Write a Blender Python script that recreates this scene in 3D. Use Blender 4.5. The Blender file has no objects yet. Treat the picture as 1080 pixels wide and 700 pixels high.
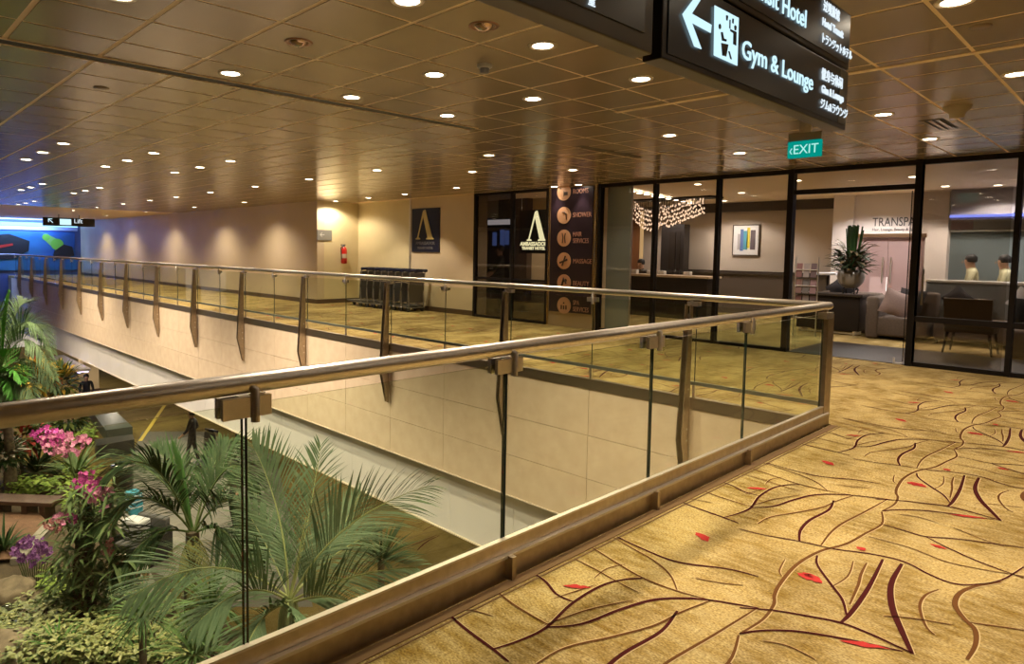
import bpy, bmesh, math, random
from math import pi, sin, cos, radians as R
from mathutils import Vector as V, Matrix, noise
random.seed(7)
S = bpy.context.scene
C = S.collection
# ------------------------------------------------------------------ camera
F, PITCH, YAW, ROLL = 705.4, 0.0687, 0.8226, 0.0125
CX, CY, CZ, SX, SH = 2.0704, -6.5308, 1.5218, -63.99, -37.06
_fw = V((-sin(YAW)*cos(PITCH), cos(YAW)*cos(PITCH), -sin(PITCH)))
_rt = V((cos(YAW), sin(YAW), 0)); _up = _rt.cross(_fw)
RT = _rt*cos(ROLL) + _up*sin(ROLL); UP = _up*cos(ROLL) - _rt*sin(ROLL); FW = _fw
CAM = V((CX, CY, CZ))
cd = bpy.data.cameras.new('camera'); cam = bpy.data.objects.new('camera', cd); C.objects.link(cam)
cd.sensor_width = 36; cd.lens = F/1080*36; cd.shift_x = -SX/1080; cd.shift_y = SH/1080
cd.clip_start = .05; cd.clip_end = 300
m = Matrix((RT, UP, -FW)).transposed().to_4x4(); m.translation = CAM; cam.matrix_world = m
S.camera = cam
# ------------------------------------------------------------------ world, exposure
w = bpy.data.worlds.new('world'); S.world = w; w.use_nodes = True
w.node_tree.nodes['Background'].inputs[0].default_value = (1.0, .84, .68, 1)
w.node_tree.nodes['Background'].inputs[1].default_value = .30
S.view_settings.view_transform = 'Standard'; S.view_settings.look = 'None'
S.view_settings.gamma = 1; S.view_settings.use_curve_mapping = False
S.view_settings.exposure = 1.2
WARM = (1.0, .83, .62)
LAMP_W = 84.0

# measured points: a photo pixel dropped on a level / a wall plane / at a depth
def ray(x, y): return FW + RT*((x-540-SX)/F) - UP*((y-350-SH)/F)
def pz(x, y, z): d = ray(x, y); return CAM + d*((z-CAM.z)/d.z)
def py(x, y, Y): d = ray(x, y); return CAM + d*((Y-CAM.y)/d.y)
def px(x, y, X): d = ray(x, y); return CAM + d*((X-CAM.x)/d.x)
def pd(x, y, D): return CAM + ray(x, y)*D

# ------------------------------------------------------------------ materials
MATS = {}
def mat(name, col, rough=.5, metal=0, spec=.5, var=0, scale=8, bump=0, bscale=60, col2=None, stretch=None, emit=None, es=0, coat=0):
    if name in MATS: return MATS[name]
    mt = bpy.data.materials.new(name); mt.use_nodes = True; nt = mt.node_tree; b = nt.nodes['Principled BSDF']
    b.inputs['Base Color'].default_value = (*col, 1); b.inputs['Roughness'].default_value = rough
    b.inputs['Metallic'].default_value = metal; b.inputs['Specular IOR Level'].default_value = spec
    if coat: b.inputs['Coat Weight'].default_value = coat; b.inputs['Coat Roughness'].default_value = .08
    if emit: b.inputs['Emission Color'].default_value = (*emit, 1); b.inputs['Emission Strength'].default_value = es
    tc = nt.nodes.new('ShaderNodeTexCoord'); mp = nt.nodes.new('ShaderNodeMapping')
    nt.links.new(tc.outputs['Object'], mp.inputs[0])
    if stretch: mp.inputs['Scale'].default_value = stretch
    n = nt.nodes.new('ShaderNodeTexNoise'); n.inputs['Scale'].default_value = scale; n.inputs['Detail'].default_value = 5
    nt.links.new(mp.outputs[0], n.inputs[0])
    if var or col2:
        r = nt.nodes.new('ShaderNodeValToRGB'); r.color_ramp.elements[0].position = .32; r.color_ramp.elements[1].position = .68
        c2 = col2 or tuple(min(1, c*(1+var)) for c in col); c1 = col if col2 else tuple(c*(1-var) for c in col)
        r.color_ramp.elements[0].color = (*c1, 1); r.color_ramp.elements[1].color = (*c2, 1)
        nt.links.new(n.outputs[0], r.inputs[0]); nt.links.new(r.outputs[0], b.inputs['Base Color'])
    if bump:
        n2 = nt.nodes.new('ShaderNodeTexNoise'); n2.inputs['Scale'].default_value = bscale; n2.inputs['Detail'].default_value = 3
        nt.links.new(mp.outputs[0], n2.inputs[0])
        bp = nt.nodes.new('ShaderNodeBump'); bp.inputs['Strength'].default_value = bump; bp.inputs['Distance'].default_value = .01
        nt.links.new(n2.outputs[0], bp.inputs['Height']); nt.links.new(bp.outputs[0], b.inputs['Normal'])
    MATS[name] = mt; return mt
def glass(name, tint, refl=1.0, rough=.0, haze=None, hz=0):
    if name in MATS: return MATS[name]
    mt = bpy.data.materials.new(name); mt.use_nodes = True; nt = mt.node_tree; nt.nodes.clear()
    o = nt.nodes.new('ShaderNodeOutputMaterial'); t = nt.nodes.new('ShaderNodeBsdfTransparent'); t.inputs[0].default_value = (*tint, 1)
    g = nt.nodes.new('ShaderNodeBsdfGlossy'); g.inputs['Roughness'].default_value = rough
    fr = nt.nodes.new('ShaderNodeFresnel'); fr.inputs[0].default_value = 1.5
    ml = nt.nodes.new('ShaderNodeMath'); ml.operation = 'MULTIPLY'; ml.inputs[1].default_value = refl; ml.use_clamp = True
    ge = nt.nodes.new('ShaderNodeNewGeometry'); fs = nt.nodes.new('ShaderNodeMath'); fs.operation = 'SUBTRACT'; fs.inputs[0].default_value = 1
    nt.links.new(ge.outputs['Backfacing'], fs.inputs[1]); fm_ = nt.nodes.new('ShaderNodeMath'); fm_.operation = 'MULTIPLY'
    nt.links.new(fr.outputs[0], fm_.inputs[0]); nt.links.new(fs.outputs[0], fm_.inputs[1])
    nt.links.new(fm_.outputs[0], ml.inputs[0])
    mx = nt.nodes.new('ShaderNodeMixShader'); nt.links.new(ml.outputs[0], mx.inputs[0])
    src = t.outputs[0]
    if haze:
        d = nt.nodes.new('ShaderNodeBsdfDiffuse'); d.inputs[0].default_value = (*haze, 1)
        tl = nt.nodes.new('ShaderNodeBsdfTranslucent'); tl.inputs[0].default_value = (*haze, 1)
        ad = nt.nodes.new('ShaderNodeMixShader'); ad.inputs[0].default_value = .5
        nt.links.new(d.outputs[0], ad.inputs[1]); nt.links.new(tl.outputs[0], ad.inputs[2])
        m2 = nt.nodes.new('ShaderNodeMixShader'); m2.inputs[0].default_value = hz
        nt.links.new(t.outputs[0], m2.inputs[1]); nt.links.new(ad.outputs[0], m2.inputs[2]); src = m2.outputs[0]
    nt.links.new(src, mx.inputs[1]); nt.links.new(g.outputs[0], mx.inputs[2]); nt.links.new(mx.outputs[0], o.inputs[0])
    MATS[name] = mt; return mt
def emis(name, col, st):
    if name in MATS: return MATS[name]
    mt = bpy.data.materials.new(name); mt.use_nodes = True; nt = mt.node_tree; nt.nodes.clear()
    o = nt.nodes.new('ShaderNodeOutputMaterial'); e = nt.nodes.new('ShaderNodeEmission')
    e.inputs[0].default_value = (*col, 1); e.inputs[1].default_value = st; nt.links.new(e.outputs[0], o.inputs[0])
    MATS[name] = mt; return mt

STEEL = mat('brushed_steel', (.74, .69, .63), .38, 1, var=.06, scale=30, bump=.03, bscale=200)
BRONZE = mat('bronze_steel', (.44, .36, .27), .4, 1, var=.1, scale=20)
DARKFRAME = mat('dark_frame', (.010, .007, .006), .55, spec=.2)
TILE = mat('ceiling_panel_metal', (.335, .265, .190), .2, .1, .6, var=.05, scale=.6)
JOINT = mat('ceiling_joint', (.90, .72, .50), .5)
SLOT = mat('black_slot', (.02, .017, .014), .6)
WALLP = mat('wall_paint', (.66, .57, .34), .55, var=.04, scale=2)
WALLL = mat('wall_paint_warm', (.60, .49, .33), .5, var=.05, scale=1.2)
BASEB = mat('baseboard_brown', (.09, .055, .03), .4)
STONE = mat('limestone', (.74, .58, .41), .55, col2=(.82, .67, .49), scale=5, bump=.12, bscale=40)
WHITEP = mat('white_panel', (.80, .78, .75), .35, var=.03, scale=2)
BLACK = mat('sign_black', (.012, .011, .012), .3)
RAILGLASS = glass('rail_glass', (.91, .94, .87), 1.1)
SHOPGLASS = glass('shopfront_glass', (.86, .84, .81), 1.5)
DARKGLASS = glass('dark_glass', (.42, .40, .38), 2.0)
FROST = glass('frosted_glass', (.55, .60, .58), 1.3, .05, (.50, .55, .52), .62)
GEDGE = mat('glass_edge', (.025, .04, .033), .12)

# ------------------------------------------------------------------ mesh builder
class MB:
    def __init__(s): s.v = []; s.f = []; s.mi = []; s.sm = []
    def add(s, vs, fs, mi=0, sm=False):
        n = len(s.v); s.v += [tuple(p) for p in vs]
        for f in fs: s.f.append([n+i for i in f]); s.mi.append(mi); s.sm.append(sm)
        return s
    def box(s, a, b, mi=0):
        x0, y0, z0 = a; x1, y1, z1 = b
        vs = [(x0,y0,z0),(x1,y0,z0),(x1,y1,z0),(x0,y1,z0),(x0,y0,z1),(x1,y0,z1),(x1,y1,z1),(x0,y1,z1)]
        return s.add(vs, [(0,3,2,1),(4,5,6,7),(0,1,5,4),(1,2,6,5),(2,3,7,6),(3,0,4,7)], mi)
    def bevbox(s, a, b, r=.02, mi=0):
        bm = bmesh.new(); bmesh.ops.create_cube(bm, size=1)
        for v in bm.verts: v.co = V(((a[0]+b[0])/2+v.co.x*(b[0]-a[0]), (a[1]+b[1])/2+v.co.y*(b[1]-a[1]), (a[2]+b[2])/2+v.co.z*(b[2]-a[2])))
        bmesh.ops.bevel(bm, geom=bm.edges[:], offset=r, segments=3, profile=.6, affect='EDGES')
        bm.verts.index_update(); s.add([v.co[:] for v in bm.verts], [[v.index for v in f.verts] for f in bm.faces], mi, True); bm.free(); return s
    def prism(s, pts, d, mi=0):            # closed outline pts (3D) swept by d
        n = len(pts); d = V(d); P = [V(p) for p in pts]
        vs = P + [p+d for p in P]
        fs = [tuple(range(n))[::-1], tuple(range(n, 2*n))] + [(i, (i+1) % n, n+(i+1) % n, n+i) for i in range(n)]
        return s.add(vs, fs, mi)
    def tube(s, pts, r, sides=8, mi=0, caps=True):
        P = [V(p) for p in pts]; n = len(P); rs = r if isinstance(r, (list, tuple)) else [r]*n
        vs = []; prev = None
        for i, p in enumerate(P):
            t = (P[min(i+1, n-1)]-P[max(i-1, 0)]).normalized()
            a = prev if prev else (V((0,0,1)) if abs(t.z) < .9 else V((1,0,0)))
            u = (a - t*a.dot(t))
            u = u.normalized() if u.length > 1e-6 else t.orthogonal().normalized()
            prev = u; q = t.cross(u); k = 1
            if 0 < i < n-1:
                c = (P[i]-P[i-1]).normalized().dot((P[i+1]-P[i]).normalized()); k = 1/max(.5, math.sqrt(max(0, (1+c)/2)))
                axis = (P[i+1]-P[i]).normalized() - (P[i]-P[i-1]).normalized()
                ax = axis.normalized() if axis.length > 1e-5 else None
            else: ax = None
            for j in range(sides):
                an = 2*pi*j/sides; o = u*cos(an)*rs[i] + q*sin(an)*rs[i]
                if ax and k > 1.01: o += ax*(o.dot(ax))*(k-1)
                vs.append(p+o)
        fs = [(i*sides+j, i*sides+(j+1) % sides, (i+1)*sides+(j+1) % sides, (i+1)*sides+j) for i in range(n-1) for j in range(sides)]
        s.add(vs, fs, mi, True)
        if caps: s.add(vs[:sides], [tuple(range(sides))[::-1]], mi); s.add(vs[-sides:], [tuple(range(sides))], mi)
        return s
    def lathe(s, prof, c=(0,0,0), sides=20, mi=0):
        vs = [(c[0]+r*cos(2*pi*j/sides), c[1]+r*sin(2*pi*j/sides), c[2]+z) for r, z in prof for j in range(sides)]
        fs = [(i*sides+j, i*sides+(j+1) % sides, (i+1)*sides+(j+1) % sides, (i+1)*sides+j) for i in range(len(prof)-1) for j in range(sides)]
        return s.add(vs, fs, mi, True)
    def disc(s, c, r, axis='z', sides=20, mi=0, ry=None, flip=False):
        ry = ry or r; out = []
        for j in range(sides):
            a = 2*pi*j/sides; u, w_ = r*cos(a), ry*sin(a)
            out.append((c[0]+u, c[1]+w_, c[2]) if axis == 'z' else (c[0]+u, c[1], c[2]+w_) if axis == 'y' else (c[0], c[1]+u, c[2]+w_))
        return s.add(out, [tuple(range(sides))[::-1] if flip else tuple(range(sides))], mi)
    def build(s, name, mats, parent=None, loc=None, kind=None):
        me = bpy.data.meshes.new(name); me.from_pydata(s.v, [], s.f)
        for mm in (mats if isinstance(mats, (list, tuple)) else [mats]): me.materials.append(mm)
        me.polygons.foreach_set('material_index', s.mi); me.polygons.foreach_set('use_smooth', s.sm); me.update()
        o = bpy.data.objects.new(name, me); C.objects.link(o)
        if loc: o.location = loc
        if parent: o.parent = parent
        if kind: o['kind'] = kind
        return o
def tag(o, label, cat, group=None):
    o['label'] = label; o['category'] = cat
    if group: o['group'] = group
    return o
def thing(name, label, cat, loc=(0,0,0), rz=0, group=None):
    o = bpy.data.objects.new(name, None); o.empty_display_size = .1; C.objects.link(o); o.location = loc; o.rotation_euler = (0,0,rz)
    return tag(o, label, cat, group)
def inst(o, parent, loc=None, name=None):
    c = o.copy(); C.objects.link(c); c.parent = parent
    if loc is not None: c.location = loc
    return c
def copy_tree(o, parent=None):
    kids = [k for k in C.objects if k.parent == o]
    c = o.copy(); C.objects.link(c); c.parent = parent
    for k in kids: copy_tree(k, c)
    return c
def text(name, body, size, mats, parent, origin, xdir, ydir, depth=.004, spacing=1.0, sx=1.0, align='LEFT', bold=0):
    cu = bpy.data.curves.new(name, 'FONT'); cu.body = body; cu.size = size; cu.extrude = depth/2; cu.space_character = spacing; cu.align_x = align; cu.offset = bold
    cu.resolution_u = 3
    t = bpy.data.objects.new(name, cu); C.objects.link(t)
    bpy.context.view_layer.update()
    me = bpy.data.meshes.new_from_object(t.evaluated_get(bpy.context.evaluated_depsgraph_get()))
    bpy.data.objects.remove(t); bpy.data.curves.remove(cu)
    xd = V(xdir).normalized(); yd = V(ydir).normalized(); nd = xd.cross(yd)
    for v in me.vertices: v.co = V(origin) + xd*(v.co.x*sx) + yd*v.co.y + nd*v.co.z
    me.materials.clear(); me.materials.append(mats); me.name = name
    o = bpy.data.objects.new(name, me); C.objects.link(o); o.parent = parent; return o

# ================================================================== SETTING
YF = 4.5                      # shopfront plane
CEIL = 2.85
LOW = -5.0
XL = -38.0
# carpet -----------------------------------------------------------
def carpet_mat(name, a, b, c, dark=1.0):
    mt = bpy.data.materials.new(name); mt.use_nodes = True; nt = mt.node_tree; bs = nt.nodes['Principled BSDF']; L = nt.links.new
    tc = nt.nodes.new('ShaderNodeTexCoord')
    def nz(sc, stretch, det=4):
        mp = nt.nodes.new('ShaderNodeMapping'); mp.inputs['Scale'].default_value = stretch; L(tc.outputs['Object'], mp.inputs[0])
        n = nt.nodes.new('ShaderNodeTexNoise'); n.inputs['Scale'].default_value = sc; n.inputs['Detail'].default_value = det; L(mp.outputs[0], n.inputs[0]); return n
    n1 = nz(2.6, (1, .55, 1), 6); r1 = nt.nodes.new('ShaderNodeValToRGB'); L(n1.outputs[0], r1.inputs[0])
    r1.color_ramp.elements[0].position = .42; r1.color_ramp.elements[1].position = .58
    r1.color_ramp.elements[0].color = (*a, 1); r1.color_ramp.elements[1].color = (*b, 1)
    n2 = nz(10, (.8, 2.4, 1), 6); r2 = nt.nodes.new('ShaderNodeValToRGB'); L(n2.outputs[0], r2.inputs[0])
    r2.color_ramp.elements[0].position = .35; r2.color_ramp.elements[1].position = .7
    mx = nt.nodes.new('ShaderNodeMixRGB'); mx.blend_type = 'MIX'; L(r1.outputs[0], mx.inputs[1]); mx.inputs[2].default_value = (*c, 1)
    ml = nt.nodes.new('ShaderNodeMath'); ml.operation = 'MULTIPLY'; ml.inputs[1].default_value = .55; L(r2.outputs[0], ml.inputs[0]); L(ml.outputs[0], mx.inputs[0])
    n3 = nz(85, (1, 1.5, 1), 6); r3 = nt.nodes.new('ShaderNodeValToRGB'); L(n3.outputs[0], r3.inputs[0])
    r3.color_ramp.elements[0].position = .3; r3.color_ramp.elements[1].position = .75; r3.color_ramp.elements[0].color = (.45,.40,.32,1); r3.color_ramp.elements[1].color = (1.35,1.35,1.3,1)
    m2 = nt.nodes.new('ShaderNodeMixRGB'); m2.blend_type = 'MULTIPLY'; m2.inputs[0].default_value = 1.0; L(mx.outputs[0], m2.inputs[1]); L(r3.outputs[0], m2.inputs[2])
    L(m2.outputs[0], bs.inputs['Base Color']); bs.inputs['Roughness'].default_value = .9; bs.inputs['Specular IOR Level'].default_value = .15
    bp = nt.nodes.new('ShaderNodeBump'); bp.inputs['Strength'].default_value = .5; bp.inputs['Distance'].default_value = .006
    L(n3.outputs[0], bp.inputs['Height']); L(bp.outputs[0], bs.inputs['Normal']); return mt
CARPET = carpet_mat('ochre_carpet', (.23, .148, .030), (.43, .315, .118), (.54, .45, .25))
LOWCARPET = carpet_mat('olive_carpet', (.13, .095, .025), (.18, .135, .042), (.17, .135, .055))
floor = MB().box((.05, -12, -.3), (9, .05, 0)).box((XL, .05, -.3), (9, 12, 0)).build('floor', CARPET, kind='structure')

# woven vine lines traced on the carpet; the weave repeats every 1.93 m
def c7(x, y): return (440+x/3, 500+y/3)
def c8(x, y): return (780+x/2.5, 420+y/2.5)
MAR, BRN, PAL = 0, 1, 2
TR = [
 (c8, BRN, .017, [(375,300),(375,332),(330,358),(280,385),(210,405),(150,440),(108,488),(92,520),(90,545),(60,585),(0,622)]),
 (c8, BRN, .013, [(388,268),(330,300),(272,330),(240,355),(215,388)]),
 (c8, MAR, .018, [(248,270),(235,295),(185,322),(160,350),(158,378)]),
 (c8, MAR, .013, [(0,345),(60,360),(160,378),(250,398),(340,410),(430,430),(500,465),(560,488),(620,492),(690,480),(750,445)]),
 (c8, MAR, .020, [(378,425),(340,500),(295,565),(268,592)]),
 (c8, MAR, .014, [(205,415),(205,440),(240,490),(270,530),(282,572)]),
 (c8, BRN, .013, [(335,435),(320,465),(312,495),(290,545)]),
 (c8, BRN, .008, [(300,430),(285,470),(240,500)]),
 (c8, BRN, .008, [(120,425),(105,455),(112,470)]),
 (c8, BRN, .008, [(560,340),(640,372),(700,392)]),
 (c8, BRN, .008, [(60,640),(130,655),(200,690)]),
 (c8, BRN, .009, [(380,575),(450,580),(560,598)]),
 (c7, BRN, .008, [(430,395),(500,372),(560,352)]),
 (c7, BRN, .008, [(560,330),(600,300),(660,285)]),
 (c7, BRN, .008, [(880,330),(960,345),(1030,352)]),
 (c7, BRN, .008, [(100,440),(160,430),(240,450)]),
 (c8, MAR, .027, [(428,437),(400,490),(402,550),(430,620),(455,675)]),
 (c8, MAR, .015, [(0,553),(90,560),(180,575),(265,592),(340,620),(410,652),(455,672)]),
 (c8, MAR, .014, [(0,622),(60,613),(150,615),(260,632),(350,650),(430,668)]),
 (c8, BRN, .022, [(690,485),(620,497),(580,515),(568,545),(590,580),(620,610),(622,650),(600,690)]),
 (c8, BRN, .011, [(605,592),(680,602),(750,612)]),
 (c8, BRN, .012, [(525,505),(490,520),(475,550),(490,600),(515,625)]),
 (c8, MAR, .013, [(378,333),(430,348),(490,365),(580,372),(750,395)]),
 (c8, MAR, .013, [(490,365),(560,400),(640,435),(750,475)]),
 (c8, BRN, .009, [(340,365),(450,395),(540,430),(640,452),(750,470)]),
 (c7, MAR, .015, [(60,405),(140,480),(240,555),(290,595)]),
 (c7, BRN, .012, [(215,340),(300,410),(415,478)]),
 (c7, MAR, .014, [(325,290),(400,335),(440,380),(495,405)]),
 (c7, MAR, .015, [(240,555),(330,525),(410,485),(490,410),(580,355),(650,335),(715,330)]),
 (c7, MAR, .017, [(410,485),(520,475),(640,430),(740,400),(830,393),(930,400),(1080,425)]),
 (c7, BRN, .013, [(510,205),(620,275),(715,330),(820,370),(930,400)]),
 (c7, BRN, .012, [(600,188),(680,235),(750,275),(800,320),(822,368)]),
 (c7, MAR, .014, [(590,178),(720,240),(830,280),(980,300),(1080,325)]),
 (c7, BRN, .012, [(380,600),(470,550),(620,515),(750,480),(830,440),(930,400)]),
 (c7, BRN, .009, [(400,480),(480,450),(560,425),(680,400)]),
 (c7, BRN, .009, [(500,270),(560,300),(640,345),(700,375)]),
]
PETALS = [(c8, [(165,460),(195,462),(218,490),(190,486)]), (c8, [(260,640),(300,640),(400,664),(320,662)]), (c8, [(308,392),(338,395),(330,404),(312,402)]),
          (c8, [(500,385),(525,388),(548,400),(520,397)]), (c7, [(460,355),(500,348),(552,362),(500,370)]), (c7, [(880,185),(900,188),(920,215),(890,212)]),
          (c8, [(440,222),(470,222),(475,232),(450,230)])]
def smooth(P, n=5):
    out = []
    for i in range(len(P)-1):
        a = P[max(i-1, 0)]; b = P[i]; c = P[i+1]; d = P[min(i+2, len(P)-1)]
        for k in range(n):
            t = k/n; out.append(.5*((2*b)+(c-a)*t+(2*a-5*b+4*c-d)*t*t+(3*b-a-3*c+d)*t**3))
    return out+[P[-1]]
curves = []
for fn, mi, wd, pts in TR:
    P = [pz(*fn(*p), 0) for p in pts]; curves.append((mi, wd, smooth([V((p.x, p.y, 0)) for p in P])))
pets = [[pz(*fn(*p), 0) for p in pts] for fn, pts in PETALS]
PER = 1.93
def on_carpet(x, y, up=True):
    if up: return (x > .08 or y > .1) and -11 < y < 4.42 and -15 < x < 6
    return True
def ribbon(mb, P, wd, z, mi, ok, pale=True):
    n = len(P)
    for i in range(n-1):
        a, b = P[i], P[i+1]
        if not (ok(a.x, a.y) and ok(b.x, b.y)): continue
        def nrm(k):
            t = (P[min(k+1, n-1)]-P[max(k-1, 0)]); t.z = 0
            return V((-t.y, t.x, 0)).normalized() if t.length > 1e-6 else V((1,0,0))
        na, nb = nrm(i), nrm(i+1); ta = wd*.5*(.55+.45*sin(pi*i/(n-1))); tb = wd*.5*(.55+.45*sin(pi*(i+1)/(n-1)))
        up = V((0, 0, z))
        mb.add([a-na*ta+up, a+na*ta+up, b+nb*tb+up, b-nb*tb+up], [(0,1,2,3)], mi)
        if pale:
            up2 = V((0, 0, z-.001)); ta += .004; tb += .004
            mb.add([a-na*(ta)*.3+up2, a+na*ta+up2, b+nb*tb+up2, b-nb*tb*.3+up2], [(0,1,2,3)], 2)
MAROON = mat('vine_maroon', (.050, .007, .006), .9, spec=.1); VBROWN = mat('vine_brown', (.115, .048, .014), .9, spec=.1)
PALE = mat('vine_pale_edge', (.50, .38, .19), .9, spec=.1); PETAL = mat('petal_red', (.40, .035, .03), .9, spec=.1)
vm = MB(); pm = MB()
for ix in range(-7, 3):
    for iy in range(-3, 5):
        off = V((ix*2.05, iy*PER + (ix % 2)*.8, 0))
        for mi, wd, P in curves:
            Q = [p+off for p in P]
            if Q[0].y < -7 and off.x < 0: continue
            ribbon(vm, Q, wd, .003, mi, on_carpet)
        for pt in pets:
            c = sum((p+off for p in pt), V())/4
            if on_carpet(c.x, c.y):
                A_, B_ = pt[0]+off, pt[2]+off; w_ = (pt[1]-pt[3]).length*.42; ax = (B_-A_); nn_ = V((-ax.y,ax.x,0)).normalized(); ou = []
                for q in range(9): ou.append(A_+ax*(q/8)+nn_*w_*sin(pi*q/8)*(.8+.5*noise.noise(V((c.x*9,q*.9,iy))))+V((0,0,.0045)))
                for q in range(7,0,-1): ou.append(A_+ax*(q/8)-nn_*w_*sin(pi*q/8)*(.5+.6*noise.noise(V((c.y*9,q*.9,ix))))+V((0,0,.0045)))
                pm.add(ou, [tuple(range(len(ou)))])
vm.build('carpet_vine', [MAROON, VBROWN, PALE], floor, kind='stuff')
pm.build('carpet_petal', PETAL, floor, kind='stuff')
eb = MB().box((.06, -11.5, .0), (.115, .02, .004)).box((.13, -11.5, 0), (.138, .02, .003)); eb.build('carpet_border', mat('carpet_border', (.16, .09, .035), .9), floor)

# lower level -------------------------------------------------------
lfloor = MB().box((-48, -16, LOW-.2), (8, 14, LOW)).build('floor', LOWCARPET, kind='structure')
lv = MB()
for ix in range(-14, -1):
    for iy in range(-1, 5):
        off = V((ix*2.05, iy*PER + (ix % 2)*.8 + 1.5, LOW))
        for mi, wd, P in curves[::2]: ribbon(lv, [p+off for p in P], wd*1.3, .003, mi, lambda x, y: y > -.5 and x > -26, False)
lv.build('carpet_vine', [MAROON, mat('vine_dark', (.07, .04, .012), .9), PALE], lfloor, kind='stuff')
# grey stone path cut in slabs between the planting beds
PAVE = mat('grey_paving', (.20, .19, .165), .55, var=.12, scale=6)
pave = MB()
poly = [pz(170,640,LOW), pz(330,640,LOW), pz(290,480,LOW), pz(215,455,LOW), pz(150,455,LOW), pz(120,520,LOW)]
slab_proto = None
path = MB().add([p+V((0,0,.004)) for p in poly], [tuple(range(6))]).build('floor', mat('paving_joint', (.10,.095,.08), .8), kind='structure')
def inpoly(p, P):
    k = False; j = len(P)-1
    for i in range(len(P)):
        if (P[i].y > p.y) != (P[j].y > p.y) and p.x < (P[j].x-P[i].x)*(p.y-P[i].y)/(P[j].y-P[i].y)+P[i].x: k = not k
        j = i
    return k
for i in range(-34, -8):
    for j in range(-10, 8):
        c = V((i*.6, j*.6, LOW))
        if all(inpoly(c+V((a*.28, b*.28, 0)), poly) for a in (-1, 1) for b in (-1, 1)):
            if not slab_proto: slab_proto = MB().box((-.295, -.295, 0), (.295, .295, .012)).build('paving_slab', PAVE, path, c)
            else: inst(slab_proto, path, c)
# yellow guide strip on the lower carpet
a, b = pz(148,465,LOW), pz(176,424,LOW); d = (b-a).normalized(); nn = V((-d.y, d.x, 0))*.06
tag(MB().prism([a-nn, a+nn, b+nn, b-nn], (0,0,.012)).build('guide_strip', mat('guide_yellow', (.50, .38, .05), .6)), 'straight yellow guide strip across the olive carpet downstairs', 'floor strip')

# ceiling -----------------------------------------------------------
ceil = MB().box((XL-2, -16, CEIL), (9, 12, CEIL+.3)).build('ceiling', JOINT, kind='structure')
TX, TY = .537, .5595
def tilecenters():
    for i in range(-44, 16):
        for j in range(-15, 17):
            x = -.50+TX*(i+.5); y = -5.10+TY*(j+.5)
            if y > YF-.1: continue
            if abs(x-(-3.185)) < .06: continue
            yield x, y
near = []; far = []
for x, y in tilecenters():
    d = V((x, y, CEIL))-CAM; zz = d.dot(FW)
    if zz < .3: far.append((x, y, 1e9)); continue
    u = 540+SX+F*d.dot(RT)/zz; v = 350+SH-F*d.dot(UP)/zz
    (near if -60 < u < 1140 and -60 < v < 260 else far).append((x, y, zz))
near.sort(key=lambda t: t[2])
pick, rest = near[:298], near[298:]+far
hx, hy = TX/2-.0125, TY/2-.017
tp = None
for x, y, _ in pick:
    if tp is None: tp = MB().box((-hx, -hy, 0), (hx, hy, .004)).build('ceiling_tile', TILE, ceil, (x, y, CEIL-.003))
    else: inst(tp, ceil, (x, y, CEIL-.003+random.uniform(-.0006, .0006)))
fm = MB()
for x, y, _ in rest: fm.box((x-hx, y-hy, CEIL-.003), (x+hx, y+hy, CEIL+.001))
fm.build('ceiling_tile_field', TILE, ceil, kind='stuff')
# dark linear slot along the ceiling with two bright lips
sl = MB().box((-3.245, -12, CEIL-.006), (-3.125, -1.35, CEIL+.004)); so = sl.build('ceiling_slot', SLOT, ceil)
MB().box((-3.26, -12, CEIL-.012), (-3.245, -1.35, CEIL)).box((-3.125, -12, CEIL-.012), (-3.11, -1.35, CEIL)).build('slot_lip', JOINT, so)
for nm, y in (('ceiling_trim', -1.03),):
    MB().box((-1.6, y-.03, CEIL-.008), (3.5, y+.03, CEIL+.004)).build(nm, JOINT, ceil)

# far edge: limestone slabs, white fascia ----------------------------
PITCHX = 1.277
sw = MB().box((XL, .03, -1.72), (.0, .30, -.09)).build('wall_void', mat('stone_joint', (.16,.11,.07), .8), kind='structure')
for zi, (z0, z1) in enumerate(((-.648, -.095), (-1.172, -.654), (-1.72, -1.178))):
    sp = None
    for k in range(29):
        x1 = .004-PITCHX*k-.003; x0 = .004-PITCHX*(k+1)+.003
        if sp is None: sp = MB().box((0, 0, z0), (PITCHX-.006, .034, z1)).build('stone_slab', STONE, sw, (x0, 0, 0))
        else: inst(sp, sw, (x0, random.uniform(0, .002), 0))
fw_ = MB().box((XL, .165, -2.68), (.0, .35, -1.72)).build('wall_fascia', mat('fascia_joint', (.2,.19,.18), .7), kind='structure')
fp = None
for k in range(29):
    x0 = .004-PITCHX*(k+1)+.003
    if fp is None: fp = MB().box((0, .15, -2.68), (PITCHX-.006, .168, -1.722)).build('fascia_panel', WHITEP, fw_, (x0, 0, 0))
    else: inst(fp, fw_, (x0, 0, 0))
MB().box((XL, -.012, -1.735), (0, .16, -1.722)).build('trim_1', mat('trim_light', (.7,.62,.5), .4), kind='structure')
MB().box((XL, .13, -2.70), (0, .40, -2.682)).build('trim_2', mat('trim_cream', (.75,.66,.5), .4), kind='structure')
MB().box((.03, -12, -2.7), (.3, .0, -.02)).build('wall_near', STONE, kind='structure')
MB().box((XL, .35, -2.70), (9, 12, -2.66)).build('ceiling', mat('lower_ceiling', (.4,.36,.3), .6), kind='structure')
MB().box((-48, 11.5, LOW), (9, 11.7, -2.66)).build('wall_lower', mat('lower_wall', (.35,.27,.18), .7), kind='structure')

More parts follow.
